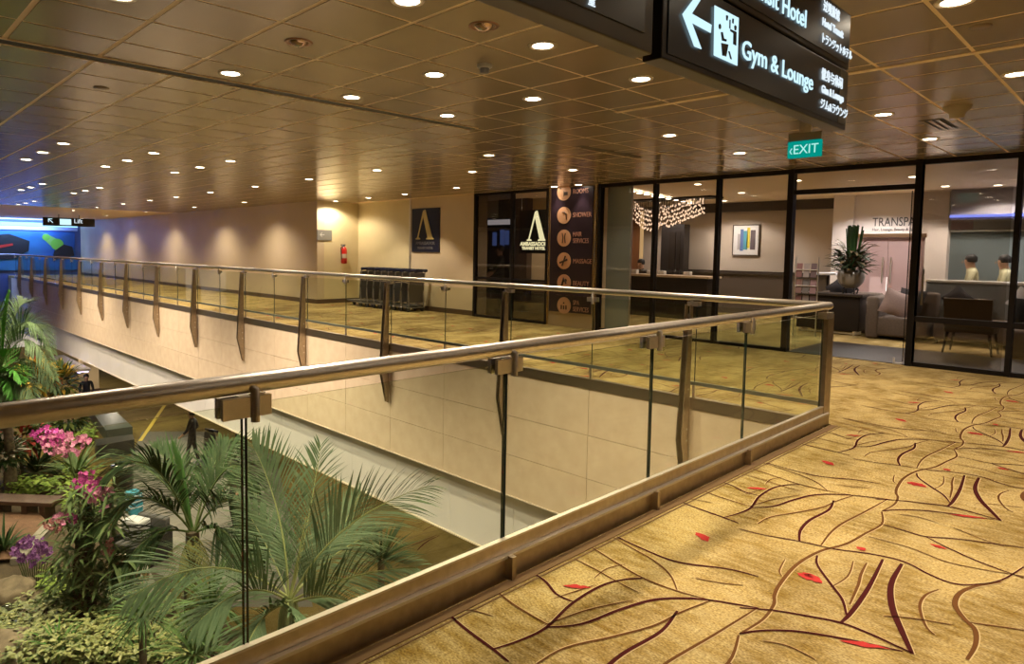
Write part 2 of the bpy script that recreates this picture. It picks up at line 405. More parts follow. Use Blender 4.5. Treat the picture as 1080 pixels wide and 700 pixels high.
# upper walls ---------------------------------------------------------
def wall(name, a, b, m_, base=None):
    o = MB().box(a, b).build(name, m_, kind='structure'); return o
wall('wall_left', (XL, 3.38, 0), (-14.101, 3.6, CEIL), WALLL)
wall('wall_niche', (-14.3, 3.602, 0), (-14.1, 4.95, CEIL), WALLP)
wall('wall_hotel', (-14.1, 4.75, 0), (-11.42, 4.95, CEIL), WALLP)
wall('wall_sign', (-11.40, 4.52, 0), (-9.02, 4.9, CEIL), WALLL)
MB().box((-11.45, 4.50, 0), (-11.40, 4.9, CEIL)).build('trim_3', STEEL, kind='structure')
MB().box((XL, 3.365, 0), (-14.1, 3.38, .12)).build('baseboard_left', BASEB, kind='structure')
MB().box((-14.1, 3.38, 0), (-14.085, 4.75, .12)).build('baseboard_niche', BASEB, kind='structure')
MB().box((-14.085, 4.735, 0), (-11.45, 4.75, .12)).build('baseboard_hotel', BASEB, kind='structure')
MB().box((-11.40, 4.505, 0), (-9.02, 4.52, .12)).build('baseboard_sign', BASEB, kind='structure')

# end wall with its blue backlit mural --------------------------------
MURALB = mat('mural_blue', (.05, .26, .45), .4, col2=(.03, .10, .36), scale=.35)
wall('wall_end', (XL-.2, -9, -3), (XL, 3.6, CEIL), mat('end_wall_blue', (.10, .14, .34), .5))
mu = thing('mural', 'wide blue mural with dark angular blocks and green discs on the end wall', 'mural', (XL, 0, 0))
MB().box((.01, -7.5, .25), (.05, 3.1, 2.25)).build('mural_panel', MURALB, mu)
hexp = [(.06, -1.4, 1.9), (.06, .1, 2.1), (.06, 1.0, 1.75), (.06, .95, 1.25), (.06, .25, .85), (.06, -1.2, .75)]
MB().prism(hexp, (.03, 0, 0)).build('dark_block', mat('mural_black', (.02,.02,.025), .5), mu)
MB().prism([(.10, -.7, 1.45), (.10, .25, 1.62), (.10, .28, 1.52), (.10, -.6, 1.3)], (.01, 0, 0)).build('red_stripe', mat('mural_red', (.55,.03,.02), .5), mu)
MB().prism([(.06, 2.1, 1.25), (.06, 2.55, 1.6), (.06, 2.95, 1.5), (.06, 3.05, 1.0), (.06, 2.0, .75)], (.03, 0, 0)).build('dark_block', mat('mural_black', (.02,.02,.025), .5), mu)
g = MB().disc((.075, 1.75, 1.97), .18, 'x').disc((.08, 2.25, 1.60), .30, 'x').build('green_disc', mat('mural_green', (.22,.55,.06), .5), mu)
MB().prism([(.07,1.62,1.87),(.07,1.88,2.08),(.07,2.42,1.78),(.07,2.1,1.36)], (.004,0,0)).build('green_band', mat('mural_lime', (.30,.55,.14), .5), mu)
cv = thing('cove_or_reflection_strip', 'long glowing blue-white cove light above the mural', 'light', (XL, 0, 0))
MB().box((.06, -8, 2.32), (.20, 3.2, 2.50)).build('housing', mat('cove_housing', (.4,.45,.6), .5), cv)
MB().box((.06, -8, 2.52), (.22, 3.2, 2.70)).build('light_strip', emis('cove_glow', (.30, .66, 1.0), 1.1), cv)
ld = bpy.data.lights.new('cove_lamp', 'AREA'); ld.shape = 'RECTANGLE'; ld.size = 9; ld.size_y = .4; ld.color = (.12, .22, 1.0); ld.energy = 190
lo = bpy.data.objects.new('cove_lamp', ld); C.objects.link(lo); lo.parent = cv; lo.location = (.9, -2.5, 2.45); lo.rotation_euler = (0, R(150), 0)
ld.size, ld.size_y = .4, 9; ld.energy = 330
l2 = bpy.data.lights.new('mural_lamp', 'AREA'); l2.shape = 'RECTANGLE'; l2.size = .3; l2.size_y = 9; l2.color = (.35, .75, 1.0); l2.energy = 45
lo2 = bpy.data.objects.new('mural_lamp', l2); C.objects.link(lo2); lo2.parent = cv; lo2.location = (.9, -2.5, 2.6); lo2.rotation_euler = (0, R(38), 0)
# ================================================================== SHOPFRONT
FX = [-5.56, -4.385, -3.205, -2.05, -.36, .70, 1.9, 3.1]
def pane_frame(idx, x0, x1, zs, gm, rails=()):
    f = MB(); fw2 = .03
    f.box((x0-fw2, YF-.06, 0), (x0+fw2, YF+.06, CEIL))
    f.box((x1-fw2, YF-.06, 0), (x1+fw2, YF+.06, CEIL)) if idx == 'end' else None
    f.box((x0, YF-.05, CEIL-.07), (x1, YF+.05, CEIL))
    for z, h in rails: f.box((x0, YF-.045, z-h/2), (x1, YF+.045, z+h/2))
    o = f.build('window_%s' % idx, DARKFRAME, kind='structure')
    for a, b in zs: MB().box((x0+fw2, YF-.006, a), (x1-fw2, YF+.006, b)).build('pane', gm, o)
    return o
pane_frame(1, FX[0], FX[1], [(.05, CEIL-.07)], SHOPGLASS, [(.025, .05)])
pane_frame(2, FX[1], FX[2], [(.05, CEIL-.07)], SHOPGLASS, [(.025, .05)])
pane_frame(3, FX[2], FX[3], [(.05, CEIL-.07)], SHOPGLASS, [(.025, .05)])
dw = pane_frame(4, FX[3], FX[4], [(2.53, CEIL-.07)], SHOPGLASS, [(2.49, .07)])
pane_frame(5, FX[4], FX[5], [(.06, .62), (.70, CEIL-.07)], SHOPGLASS, [(.03, .06), (.66, .075)])
pane_frame(6, FX[5], FX[6], [(.06, .62), (.70, CEIL-.07)], SHOPGLASS, [(.03, .06), (.66, .075)])
pane_frame(7, FX[6], FX[7], [(.06, .62), (.70, CEIL-.07)], SHOPGLASS, [(.03, .06), (.66, .075)])
MB().box((FX[3]-.03, YF-.07, 0), (FX[3]+.055, YF+.07, CEIL)).box((FX[4]-.05, YF-.07, 0), (FX[4]+.03, YF+.07, CEIL)).build('trim_4', DARKFRAME, kind='structure')
# frosted sliding leaf behind the first bay
fl = MB().box((-5.52, YF+.16, .03), (-4.97, YF+.18, CEIL-.05)).build('door_2', FROST, kind='structure')
MB().box((-4.985, YF+.15, .03), (-4.97, YF+.19, CEIL-.05)).build('edge_strip', STEEL, fl)
# clear sliding door leaf pushed back behind bay 5
dl = MB().box((-.47, YF+.10, .03), (.62, YF+.112, 2.44)).build('door_1', SHOPGLASS, kind='structure')
MB().box((-.478, YF+.098, .03), (-.47, YF+.114, 2.44)).build('leaf_edge', DARKFRAME, dl)
MB().tube([(-.28, YF+.06, .85), (-.28, YF+.06, 1.35)], .014).tube([(-.28, YF+.06, .95), (-.28, YF+.10, .95)], .008).tube([(-.28, YF+.06, 1.25), (-.28, YF+.10, 1.25)], .008).build('door_handle', STEEL, dl)
MB().box((-.56, YF-.02, .0), (-.46, YF+.04, .02)).box((-.56, YF-.02, 0), (-.54, YF, .09)).build('foot_guide', mat('light_metal', (.6,.58,.55), .4), dl)
# dark stone threshold inside the doorway
MB().box((-2.02, YF+.0, .0), (1.9, 6.45, .008)).build('floor', mat('threshold_stone', (.035, .027, .022), .35, var=.2, scale=5), kind='structure')
# left glazed bay with the lit hotel sign
HX = [-9.0, -7.86, -6.86]
for i, (x0, x1) in enumerate(((HX[0], HX[1]), (HX[1], HX[2]))):
    f = MB().box((x0-.03, YF-.05, 0), (x0+.03, YF+.05, CEIL)).box((x0, YF-.05, CEIL-.06), (x1, YF+.05, CEIL)).box((x0, YF-.05, 0), (x1, YF+.05, .05))
    f.box((x0, YF-.03, .88), (x1, YF+.03, .93))
    if i: f.box((x1-.03, YF-.05, 0), (x1+.03, YF+.05, CEIL))
    o = f.build('window_%d' % (8+i), DARKFRAME, kind='structure')
    MB().box((x0+.03, YF-.006, .05), (x1-.03, YF+.006, .88)).build('pane', DARKGLASS, o)
    MB().box((x0+.03, YF-.006, .93), (x1-.03, YF+.006, CEIL-.06)).build('pane', SHOPGLASS if i else DARKGLASS, o)
wall('wall_booth', (-11.4, 6.4, 0), (-6.2, 6.6, CEIL), WALLL)
wall('wall_booth_side', (-6.3, 4.7, 0), (-6.15, 6.5, CEIL), WALLL)
wall('wall_booth_end', (-11.4, 4.9, 0), (-11.2, 6.5, CEIL), WALLL)
MB().box((-9.9, 6.2, .3), (-8.9, 6.39, 2.85)).build('trim_5', mat('brown_panel', (.06,.04,.03), .4), kind='structure')
# pillar and its service sign
pil = MB().box((-6.80, 4.46, 0), (-5.60, 5.1, CEIL)).build('wall_pillar', mat('pillar_paint', (.45,.33,.19), .45), kind='structure')
MB().tube([(-5.63, 4.44, 0), (-5.63, 4.44, CEIL)], .022).build('trim_6', mat('brass', (.62,.44,.2), .22, 1), kind='structure')
MB().tube([(-6.80, 4.45, 0), (-6.80, 4.45, CEIL)], .015).build('trim_7', mat('brass', (.62,.44,.2), .22, 1), kind='structure')
# lounge shell
wall('wall_lounge_back', (-12, 10.8, 0), (-2.9, 11, CEIL), mat('lounge_wall', (.56,.47,.38), .5))
MB().box((-6.9, 10.6, 2.62), (-2.9, 10.8, CEIL)).build('trim_8', mat('dark_soffit', (.05,.035,.025), .5), kind='structure')
MB().box((-7.2, 10.55, 0), (-2.9, 10.8, 1.02)).build('trim_9', mat('wainscot', (.10,.075,.055), .5), kind='structure')
MB().box((-7.2, 10.5, 1.02), (-2.9, 10.8, 1.10)).build('trim_10', mat('dark_wood', (.03,.018,.012), .4), kind='structure')
PINKW = mat('white_lit_wall', (.78,.70,.66), .5)
wall('wall_spa', (-3.1, 10, 2.0), (-1.3, 10.2, CEIL), PINKW)
wall('wall_spa_jamb', (-1.42, 9.95, 0), (-1.05, 10.2, CEIL), PINKW)
wall('wall_spa_left', (-3.15, 9.9, 0), (-2.75, 10.2, CEIL), PINKW)
MB().box((-2.8, 9.93, 1.92), (-1.4, 10.1, 2.0)).build('trim_11', mat('bronze_band', (.22,.13,.07), .35, .6), kind='structure')
for k in range(2):
    x0 = -2.74+k*.66
    d = MB().box((x0, 10.02, .03), (x0+.65, 10.04, 1.91)).build('door_%d' % (3+k), glass('pink_frost', (.7,.6,.6), .8, .05, (.80,.62,.60), .6), kind='structure')
    hx_ = x0+.58 if k == 0 else x0+.07
    MB().tube([(hx_, 9.96, .95), (hx_, 9.96, 1.5)], .018).build('door_handle', STEEL, d)
wall('wall_spa_inner', (-3.4, 11.4, 0), (-.9, 11.5, CEIL), mat('spa_inner', (.72,.55,.53), .6, var=.2, scale=1.5))
bw = MB().box((-1.05, 10.2, 0), (6, 10.3, 2.02)).box((-1.05, 10.15, 2.02), (6, 10.35, 2.07)).build('wall_glazed', glass('blue_frost', (.45,.52,.55), 1.0, .1, (.42,.50,.52), .7), kind='structure')
MB().box((-1.05, 10.12, 2.03), (6, 10.15, 2.06)).build('trim_12', mat('pale_rail', (.7,.72,.66), .4), kind='structure')
wall('wall_lounge_rear', (-3, 13.0, 0), (9, 13.2, CEIL), mat('rear_wall', (.45,.46,.42), .6))
MB().box((-1.05, 11.95, -.02), (9, 13.2, 0)).build('floor', CARPET, kind='structure')
MB().box((-1.05, 12, CEIL), (9, 13.2, CEIL+.1)).build('ceiling', JOINT, kind='structure')
wall('wall_rear', (.3, -12.2, 0), (9, -12, CEIL), WALLL)
wall('wall_void_rear', (-48, -16.2, LOW), (.3, -16, CEIL), mat('rear_void', (.30,.24,.17), .6))
wall('wall_right', (8.8, -12, 0), (9, 13, CEIL), WALLL)

# ================================================================== LAMPS
TRIMW = mat('lamp_trim', (.75,.68,.58), .35)
ring = MB().lathe([(.062,.004),(.066,-.006),(.088,-.008),(.094,.0),(.094,.004)], sides=24)
lens = MB().disc((0,0,-.003), .064, 'z', 20, flip=True)
LENS = emis('lamp_lens', (1.0, .86, .66), 12)
protoL = [None]; ORD = ['nearest','second','third','fourth','fifth','sixth','seventh','eighth','ninth','tenth','eleventh','twelfth']
def downlight(x, y, label, energy=None, z=CEIL, on=True, spot=98, blend=.4, col=WARM, name='downlight'):
    t = thing(name, label, 'light', (x, y, z-.004))
    if protoL[0] is None:
        protoL[0] = (ring.build('trim_ring', TRIMW, t), lens.build('lens', LENS, t))
    else:
        for p in protoL[0]: inst(p, t)
    e = LAMP_W if energy is None else energy
    if e > 0:
        ld = bpy.data.lights.new('lamp', 'SPOT'); ld.energy = e; ld.color = col; ld.spot_size = R(spot); ld.spot_blend = blend; ld.shadow_soft_size = .06
        lo = bpy.data.objects.new('lamp', ld); C.objects.link(lo); lo.parent = t; lo.location = (0,0,-.02)
    return t
def eyeball(x, y, label):
    t = thing('eyeball_spot', label, 'light', (x, y, CEIL))
    ring.build('trim_ring', mat('bronze_ring', (.3,.16,.1), .3, .8), t)
    MB().lathe([(0,-.035),(.03,-.03),(.052,-.012),(.06,.002)], sides=20).build('reflector', mat('mirror_cup', (.6,.45,.38), .12, 1), t)
for i, (x, y) in enumerate([(-.78,-4.23),(-.77,-3.12),(-.77,-1.95)]): downlight(x, y, 'bright round downlight in the ceiling row beside the hanging sign, %s from the viewer' % ORD[i])
for i, (x, y) in enumerate([(-1.80,-5.36),(-1.80,-3.14),(-1.79,-2.01)]): downlight(x, y, 'round downlight in the second ceiling row left of the hanging sign, %s from the viewer' % ORD[i], energy=LAMP_W*1.15, spot=104)
for i, (x, y) in enumerate([(-2.88,-4.25),(-2.88,-3.15),(-2.86,-2.04)]): downlight(x, y, 'round downlight in the row along the dark ceiling slot, %s from the viewer' % ORD[i], energy=LAMP_W*1.35, spot=104)
for i, (x, y) in enumerate([(-1.86,.43),(-1.88,2.26)]): downlight(x, y, 'round downlight above the far carpet left of the exit sign, %s from the viewer' % ORD[i])
for i, (x, y) in enumerate([(.14,.75),(.12,2.6)]): downlight(x, y, 'round downlight right of the hanging sign end, %s from the viewer' % ORD[i])
downlight(1.22, -2.2, 'large round downlight cut by the top right edge of the photo')
for i, (x, y) in enumerate([(1.75,-3.4),(1.75,-4.5),(2.3,-1.1),(2.8,-2.2),(2.8,-3.4),(2.8,-4.5),(1.22,-.2),(2.3,1.0),(2.3,2.6),(3.9,-1.1),(3.9,-3.4),(1.2,3.4)]):
    downlight(x, y, 'round downlight over the ochre carpet beyond the right picture edge, number %s' % ORD[i], energy=LAMP_W*.4)
for gi, xs in enumerate(((-7.80,-8.95,-10.05), (-14.55,-15.72,-16.76), (-21.2,-22.4,-23.5))):
    for j, y in enumerate((-4.26,-3.13,-2.0)):
        for k, x in enumerate(xs):
            downlight(x, y, 'round downlight over the void, %s cluster, %s row off the railing, %s from right' % (ORD[gi], ['third','second','first'][j], ORD[k]), energy=LAMP_W*1.9, spot=112)
for i, x in enumerate((-4.45,-7.04,-9.2,-11.4,-13.7,-15.87,-17.85,-20.2,-23,-26)):
    downlight(x, .2, 'small round downlight in the line above the far railing, %s from the right' % ORD[i], energy=LAMP_W*1.1, spot=120)
for i, x in enumerate((-16.3,-19.9,-24.5,-29.5,-33.3)):
    downlight(x, 2.3, 'downlight washing the long left wall with a scallop, %s from the right' % ORD[i], energy=120, spot=134, blend=.8)
for i, (x, y) in enumerate(((-12.0,3.6),(-10.4,3.5),(-8.3,3.2),(-4.6,2.3),(-6.0,1.4))):
    downlight(x, y, 'round downlight over the far walkway before the shopfront, %s from the left' % ORD[i], energy=LAMP_W*.9)
downlight(-13.7, 3.72, 'downlight in the niche corner above the fire extinguisher', energy=75, spot=150)
downlight(-7.4, 5.5, 'added fill downlight inside the booth behind the left shop windows', energy=70, spot=140)  # lamp added so the beige booth wall shows through the pane
for i, x in enumerate((-6.55,-5.95)):
    downlight(x, 4.28, 'small downlight washing the dark service sign, %s one' % ('left','right')[i], energy=14, spot=70)
for i, (u, v) in enumerate(((736,194),(782,203),(816,209),(770,217),(841,190),(917,205),(963,186),(933,212),(902,228),(997,196),(1020,206),(1040,200))):  # rightmost ones stand in for corridor lamps reflected in the glass
    P = pz(u, v, CEIL)
    if P.y < 9.6: downlight(P.x, P.y, 'small lounge downlight or lamp reflection behind the shopfront glass, %s in from the left' % ORD[i], energy=46, spot=130, col=(1,.90,.80))
for i, (x, y) in enumerate(((-2.2,8.9),(-.2,9.2),(1.6,8.9),(-5.6,9.8),(-7.2,9.4))): downlight(x, y, 'added fill downlight brightening the rear lounge wall, %s of five' % ORD[i].replace('nearest','first'), energy=80, spot=140, col=(1,.93,.88))  # lamps added to lift the spa wall and lounge rear
for i, (x, y) in enumerate(((-6,3),(-10,3.2),(-14,3.2),(-18.5,2.5),(-23,2.2),(-28,2.0),(-32,1.2))): downlight(x, y, 'unseen fill downlight added under the lower ceiling behind the white fascia, %s from the right' % ORD[i].replace('nearest','first'), energy=120, z=-2.70, spot=150)  # unseen lamps added to brighten the lower carpet and column
eyeball(-1.84, -4.27, 'unlit eyeball spotlight with a dark ring in the ceiling tiles')
eyeball(-.78, -3.65, 'unlit pale eyeball spotlight beside the smoke detector')
# smoke detectors, vents, sprinklers
t = thing('smoke_detector', 'small white smoke detector hanging from the ceiling tiles', 'smoke detector', (-1.35,-3.06,CEIL))
MB().lathe([(.055,0),(.055,-.02),(.04,-.03)], sides=18).build('base', mat('white_plastic', (.6,.6,.62), .4), t)
MB().lathe([(.034,-.03),(.034,-.06),(.0,-.065)], sides=16).build('sensor', mat('grey_plastic', (.25,.25,.28), .4), t)
P = pz(1010,112,CEIL); t = thing('smoke_detector', 'pale round detector near the ceiling vent right of the sign', 'smoke detector', P)
MB().lathe([(.11,0),(.10,-.03),(.06,-.06),(.055,-.10),(0,-.105)], sides=18).build('housing', mat('beige_plastic', (.42,.36,.28), .5), t)
P = pz(990,131,CEIL); t = thing('ceiling_vent', 'short slotted air vent in the ceiling right of the sign', 'vent', P)
MB().box((-.10,-.35,-.006),(.10,.35,.0)).build('vent_frame', SLOT, t)
for k in range(3): MB().box((-.08+k*.06,-.34,-.012),(-.05+k*.06,.34,-.004)).build('slat', TILE, t)
P = pz(1034,27,CEIL); t = thing('sprinkler_cover', 'flat round sprinkler cover plate in the ceiling at the top right', 'sprinkler', P)
MB().lathe([(.055,0),(.055,-.008),(.0,-.01)], sides=18).build('cover_plate', mat('cover_beige', (.3,.21,.13), .4), t)
P = pz(107,92,CEIL); t = thing('sprinkler_cover', 'flat round sprinkler cover plate beyond the dark ceiling slot', 'sprinkler', P)
MB().lathe([(.06,0),(.06,-.008),(.0,-.01)], sides=18).build('cover_plate', mat('cover_beige', (.3,.21,.13), .4), t)
P = pz(645,160,CEIL); t = thing('ceiling_vent', 'long dark ceiling vent slot above the service sign', 'vent', P)
MB().box((-.05,-.7,-.006),(.05,.7,0)).build('vent_frame', SLOT, t)
MB().box((-.005,-.7,-.012),(.005,.7,-.004)).build('slat', TILE, t)

# ================================================================== RAILINGS
SJ = 1.2816
def clamp(parent, p, along, big=1.0):   # plate straddling the glass joint plus the stub up to the handrail
    o = MB(); a = .085*big; h = .034*big
    if along == 'y':
        o.box((-.032,-a,-h),(-.012,a,h)).box((.012,-a,-h),(.032,a,h)).box((-.012,-.02,-h),(.012,.02,h))
    else:
        o.box((-a,-.032,-h),(a,-.012,h)).box((-a,.012,-h),(a,.032,h)).box((-.02,-.012,-h),(.02,.012,h))
    c = o.build('glass_clamp', STEEL, parent, p)
    q = V((.034, .025, 0)) if along == 'y' else V((.02, -.036, 0))
    MB().tube([q+V((0,0,-.05)), q+V((0,0,.055)), (0,0,.085)] , .015, 10).build('clamp_stub', STEEL, c)
    return c
nr = thing('glass_railing', 'near glass railing with thick steel handrail and bronze kerb beside the ochre carpet', 'railing', (0,0,0))
MB().tube([(0,-9.5,1.075),(0,-3,1.075),(0,0.005,1.075)], .034, 20).build('handrail', STEEL, nr)
k = MB()
k.box((.012,-9.5,0),(.034,-.0,.10)).box((.006,-9.5,.115),(.026,0,.176))
k.build('kerb', BRONZE, nr)
MB().box((.004,-9.5,.10),(.05,0,.114)).box((.002,-9.5,.172),(.028,0,.182)).build('kerb_ledge', mat('ledge_steel', (.60,.54,.46), .5, .9), nr)
MB().box((-.03,-9.5,-.1),(-.015,0,.15)).build('outer_plate', BRONZE, nr)
yj = [-1.6985-SJ*i for i in range(6)]
ys = [-.13]+yj
for i in range(len(ys)-1):
    g_ = MB().box((-.006, ys[i+1]+.008, .12), (.006, ys[i]-.008, 1.005)).build('glass_panel', RAILGLASS, nr)
    MB().box((-.0065, ys[i+1]+.006, .12), (.0065, ys[i+1]+.009, 1.005)).build('glass_edge', GEDGE, g_)
    MB().box((-.0065, ys[i]-.009, .12), (.0065, ys[i]-.006, 1.005)).build('glass_edge', GEDGE, g_)
for y in yj:
    clamp(nr, (0, y, 1.0), 'y')
    MB().box((.03, y-.014, 0), (.078, y+.014, .112)).build('kerb_fin', BRONZE, nr)
MB().box((-.01, -.10, .0), (.03, .05, 1.0)).box((-.01,-.10,1.0),(.012,-.04,1.05)).build('corner_post', BRONZE, nr)
MB().box((-.035,-.17,.965),(.04,.0,1.02)).build('corner_clamp', STEEL, nr)

fr = thing('glass_railing', 'long far glass railing on bracket posts above the limestone wall', 'railing', (0,0,0))
XE = -36.2
MB().tube([(0,0,1.075),(-12,0,1.075),(XE,0,1.075),(XE,-9,1.075)], .034, 14).build('handrail', STEEL, fr)
MB().box((XE, -.012, -.09), (0, .05, .02)).box((XE,-.02,.02),(0,.06,.03)).build('kerb', mat('kerb_steel', (.44,.37,.29), .42, 1), fr)
MB().box((XE, -.016, .165), (-.03, .016, .20)).build('bottom_channel', mat('channel', (.28,.31,.27), .3, .7), fr)
posts = [-1.305-2*SJ*i for i in range(14)]
joints = [-.06]+sorted([p+.06 for p in posts]+[p+.06-SJ for p in posts], reverse=True)
for i in range(len(joints)-1):
    a, b = joints[i+1], joints[i]
    MB().box((a+.006, -.006, .19), (b-.006, .006, 1.0)).build('glass_panel', RAILGLASS, fr)
    MB().box((a+.004,-.007,.19),(a+.008,.007,1.0)).build('glass_edge', GEDGE, fr)
    MB().box((a-.012,-.012,.03),(a+.012,.012,.185)).build('channel_foot', STEEL, fr)
pp = None
for i, x in enumerate(posts):
    prof = [(0,0,1.0),(0,-.055,1.0),(0,-.15,-.40),(0,-.115,-.55),(0,-.03,-.92),(0,0,-.92)]
    if pp is None:
        pp = MB().prism([(p[0]-.032, p[1]-.02, p[2]) for p in prof], (.01,0,0)).prism([(p[0]+.022, p[1]-.02, p[2]) for p in prof], (.01,0,0)).box((-.022,-.03,-.8),(.022,-.02,.9)).build('bracket_post', BRONZE, fr, (x,0,0))
        MB().box((-.02,-.05,.985),(.10,.02,1.03)).box((.0,-.02,1.0),(.02,.0,1.05)).build('post_arm', STEEL, pp)
        bt = MB()
        for zz in (.12,-.3,-.45): bt.lathe([(.0,.0),(.012,0)], (0,0,zz), 8)
        for zz in (.12,-.30,-.42):
            bt.disc((.0335,-.06,zz), .012, 'x', 8)
        bt.build('bolt', STEEL, pp)
    else:
        q = inst(pp, fr, (x,0,0))
        for kid in [o for o in C.objects if o.parent == pp]: inst(kid, q)
for p in posts: clamp(fr, (p+.06-SJ, 0, .975), 'x', .75)

# ================================================================== HANGING SIGN
WHT = emis('sign_glow', (.60, .88, 1.0), .50); WHT2 = emis('sign_glow_small', (.8, .92, 1.0), .45)
SGX = 1.0
def signbox(nm, label, y0, y1, z0, z1, x0=.935):
    t = thing(nm, label, 'sign', (0,0,0))
    MB().bevbox((x0, y0, z0), (SGX, y1, z1), .006).build('sign_case', mat('sign_case', (.035,.028,.022), .3, .4), t)
    MB().box((SGX, y0+.03, z0+.02), (SGX+.004, y1-.03, z1-.01)).build('sign_face', BLACK, t)
    return t
yE = -3.06
s1 = signbox('hanging_sign', 'lower black hanging sign with arrow pictogram and gym and lounge lettering', -4.70, yE, 2.10, 2.366)
s2 = signbox('hanging_sign', 'upper black hanging sign with glowing hotel lettering, tight under the ceiling', -4.70, yE, 2.374, 2.62)
MB().box((SGX+.004, yE-.12, 2.12), (SGX+.006, yE-.02, 2.355)).build('end_cap', mat('olive_metal', (.16,.13,.08), .35, .6), s1)
s3 = thing('hanging_sign', 'grey-brown blank end of a hanging sign panel at the top of the picture', 'sign', (0,0,0))
MB().bevbox((.935, -6.1, 2.10), (SGX, -4.75, 2.62), .006).build('sign_case', mat('sign_case_grey', (.09,.075,.055), .35, .3), s3)
MB().box((SGX, -6.0, 2.15), (SGX+.004, -4.8, 2.6)).build('sign_face', mat('sign_face_grey', (.07,.065,.05), .3), s3)
MB().tube([(.93,-4.4,2.62),(.93,-4.4,CEIL)], .015).tube([(.93,-3.4,2.62),(.93,-3.4,CEIL)], .015).build('hanger', BRONZE, s2)
def on_face(u, v): P = px(u, v, SGX+.006); return P.y, P.z
fx = SGX+.008
def facepoly(t, pts, m_, nm, dx=0):
    Q = [on_face(*p) for p in pts]
    return MB().prism([(fx+dx, y, z) for y, z in Q], (.002,0,0)).build(nm, m_, t)
def z7(x, y): return (700+x/8.75, y/8.75)
facepoly(s1, [z7(*p) for p in [(165,133),(330,-90),(370,-60),(250,128),(432,232),(425,305),(250,212),(340,455),(275,430)]], WHT, 'arrow')
facepoly(s1, [z7(*p) for p in [(462,52),(683,168),(670,608),(455,512)]], WHT, 'pictogram_panel')
for pts in ([(492,232),(502,222),(512,240),(512,265),(500,275),(492,258)], [(512,300),(528,300),(540,360),(565,368),(560,388),(522,378)], [(515,400),(580,415),(560,525),(525,515)],
            [(560,145),(578,150),(572,195),(562,190)], [(618,175),(630,178),(628,222),(616,215)], [(635,245),(645,235),(656,250),(652,285),(640,285)], [(598,272),(655,300),(652,425),(625,410),(628,310),(600,292)],
            [(580,475),(592,478),(612,552),(600,548)], [(592,185),(600,188),(598,270),(590,262)]):
    facepoly(s1, [z7(*p) for p in pts], BLACK, 'pictogram_figure', .003)
def facetext(t, s, p0, p1, hpx, m_, sx=None, bold=0):
    (y0, z0), (y1, z1) = on_face(*p0), on_face(*p1); 
    _, za = on_face(p0[0], p0[1]-hpx); size = abs(za-z0)/.70
    o = text('lettering', s, size, m_, t, (fx, y0, z0), (0,1,0), (0,0,1), .003, 1.0, 1.0, bold=bold)
    ys_ = [v.co.y for v in o.data.vertices]; wdt = max(ys_)-min(ys_); k = abs(y1-y0)/wdt; mn = min(ys_)
    for v in o.data.vertices: v.co.y = y0+(v.co.y-mn)*k
    return o
facetext(s1, 'Gym & Lounge', (782,60.5), (857,86.5), 20, WHT, bold=.0006)
facetext(s2, 'Transit Hotel', (782,-13), (850,16.5), 22, WHT, bold=.0006)
facetext(s2, '过境旅馆', (868,10), (885,18), 9.5, WHT2, bold=.0004)
facetext(s2, 'Hotel Transit', (867,26), (889,36.5), 8, WHT2, bold=.0012)
facetext(s2, 'トランジットホテル', (867,44), (898,59), 8.5, WHT2, bold=.0004)
facetext(s1, '健身与休闲', (866,82), (888,90), 9.5, WHT2, bold=.0004)
facetext(s1, 'Gim & Lounge', (866,97), (889,107), 8, WHT2, bold=.0012)
facetext(s1, 'ジム&ラウンジ', (865,113), (893,124), 8.5, WHT2, bold=.0004)
facetext(s3, '室', (620,4), (627,7), 8, WHT2, bold=.0004)

# EXIT sign
P = pz(848, 135, CEIL); t = thing('exit_sign', 'glowing green exit sign hanging from the ceiling', 'sign', (0,0,0))
ey = .62; A = py(831,150,ey); B = py(865,164,ey)
MB().box((A.x, ey, B.z), (B.x, ey+.05, A.z)).build('sign_case', emis('exit_green', (.0, .30, .24), .42), t)
MB().box((A.x, ey+.01, A.z), (B.x, ey+.04, A.z+.08)).build('mount_bracket', mat('bracket_grey', (.3,.26,.2), .5), t)
MB().box((A.x+.1, ey+.02, A.z+.08), (B.x-.1, ey+.03, CEIL)).build('hanger', STEEL, t)
cxm = (A.x+B.x)/2; hh = A.z-B.z
o = text('lettering', '‹EXIT', hh*.80, emis('exit_letters', (.45,.95,.85), .42), t, (cxm, ey-.004, B.z+hh*.22), (1,0,0), (0,0,1), .004, 1.0, .9, 'CENTER')

# lift sign at the far end
t = thing('hanging_sign', 'small black hanging sign with white arrow and lift lettering before the mural', 'sign', (0,0,0))
XS = -30.0
a = px(45,223.5,XS); b = px(100,233,XS)
a.z = 2.66; b.z = 2.36
MB().box((XS-.1, a.y, b.z), (XS, b.y, a.z+.05)).build('sign_case', BLACK, t)
MB().tube([(XS-.05, a.y+.6, a.z), (XS-.05, a.y+.6, CEIL)], .03).tube([(XS-.05, b.y-.6, a.z), (XS-.05, b.y-.6, CEIL)], .03).build('hanger', BRONZE, t)
hz_ = a.z+.05-b.z
MB().box((XS+.0, a.y+.62, b.z+.05), (XS+.01, a.y+1.05, a.z)).build('pictogram', WHT, t)
text('lettering', '↖', hz_*.95, WHT, t, (XS+.008, a.y+.15, b.z+.12), (0,1,0), (0,0,1), .01)
text('lettering', 'Lift', hz_*.75, WHT2, t, (XS+.008, a.y+1.15, b.z+.14), (0,1,0), (0,0,1), .01)

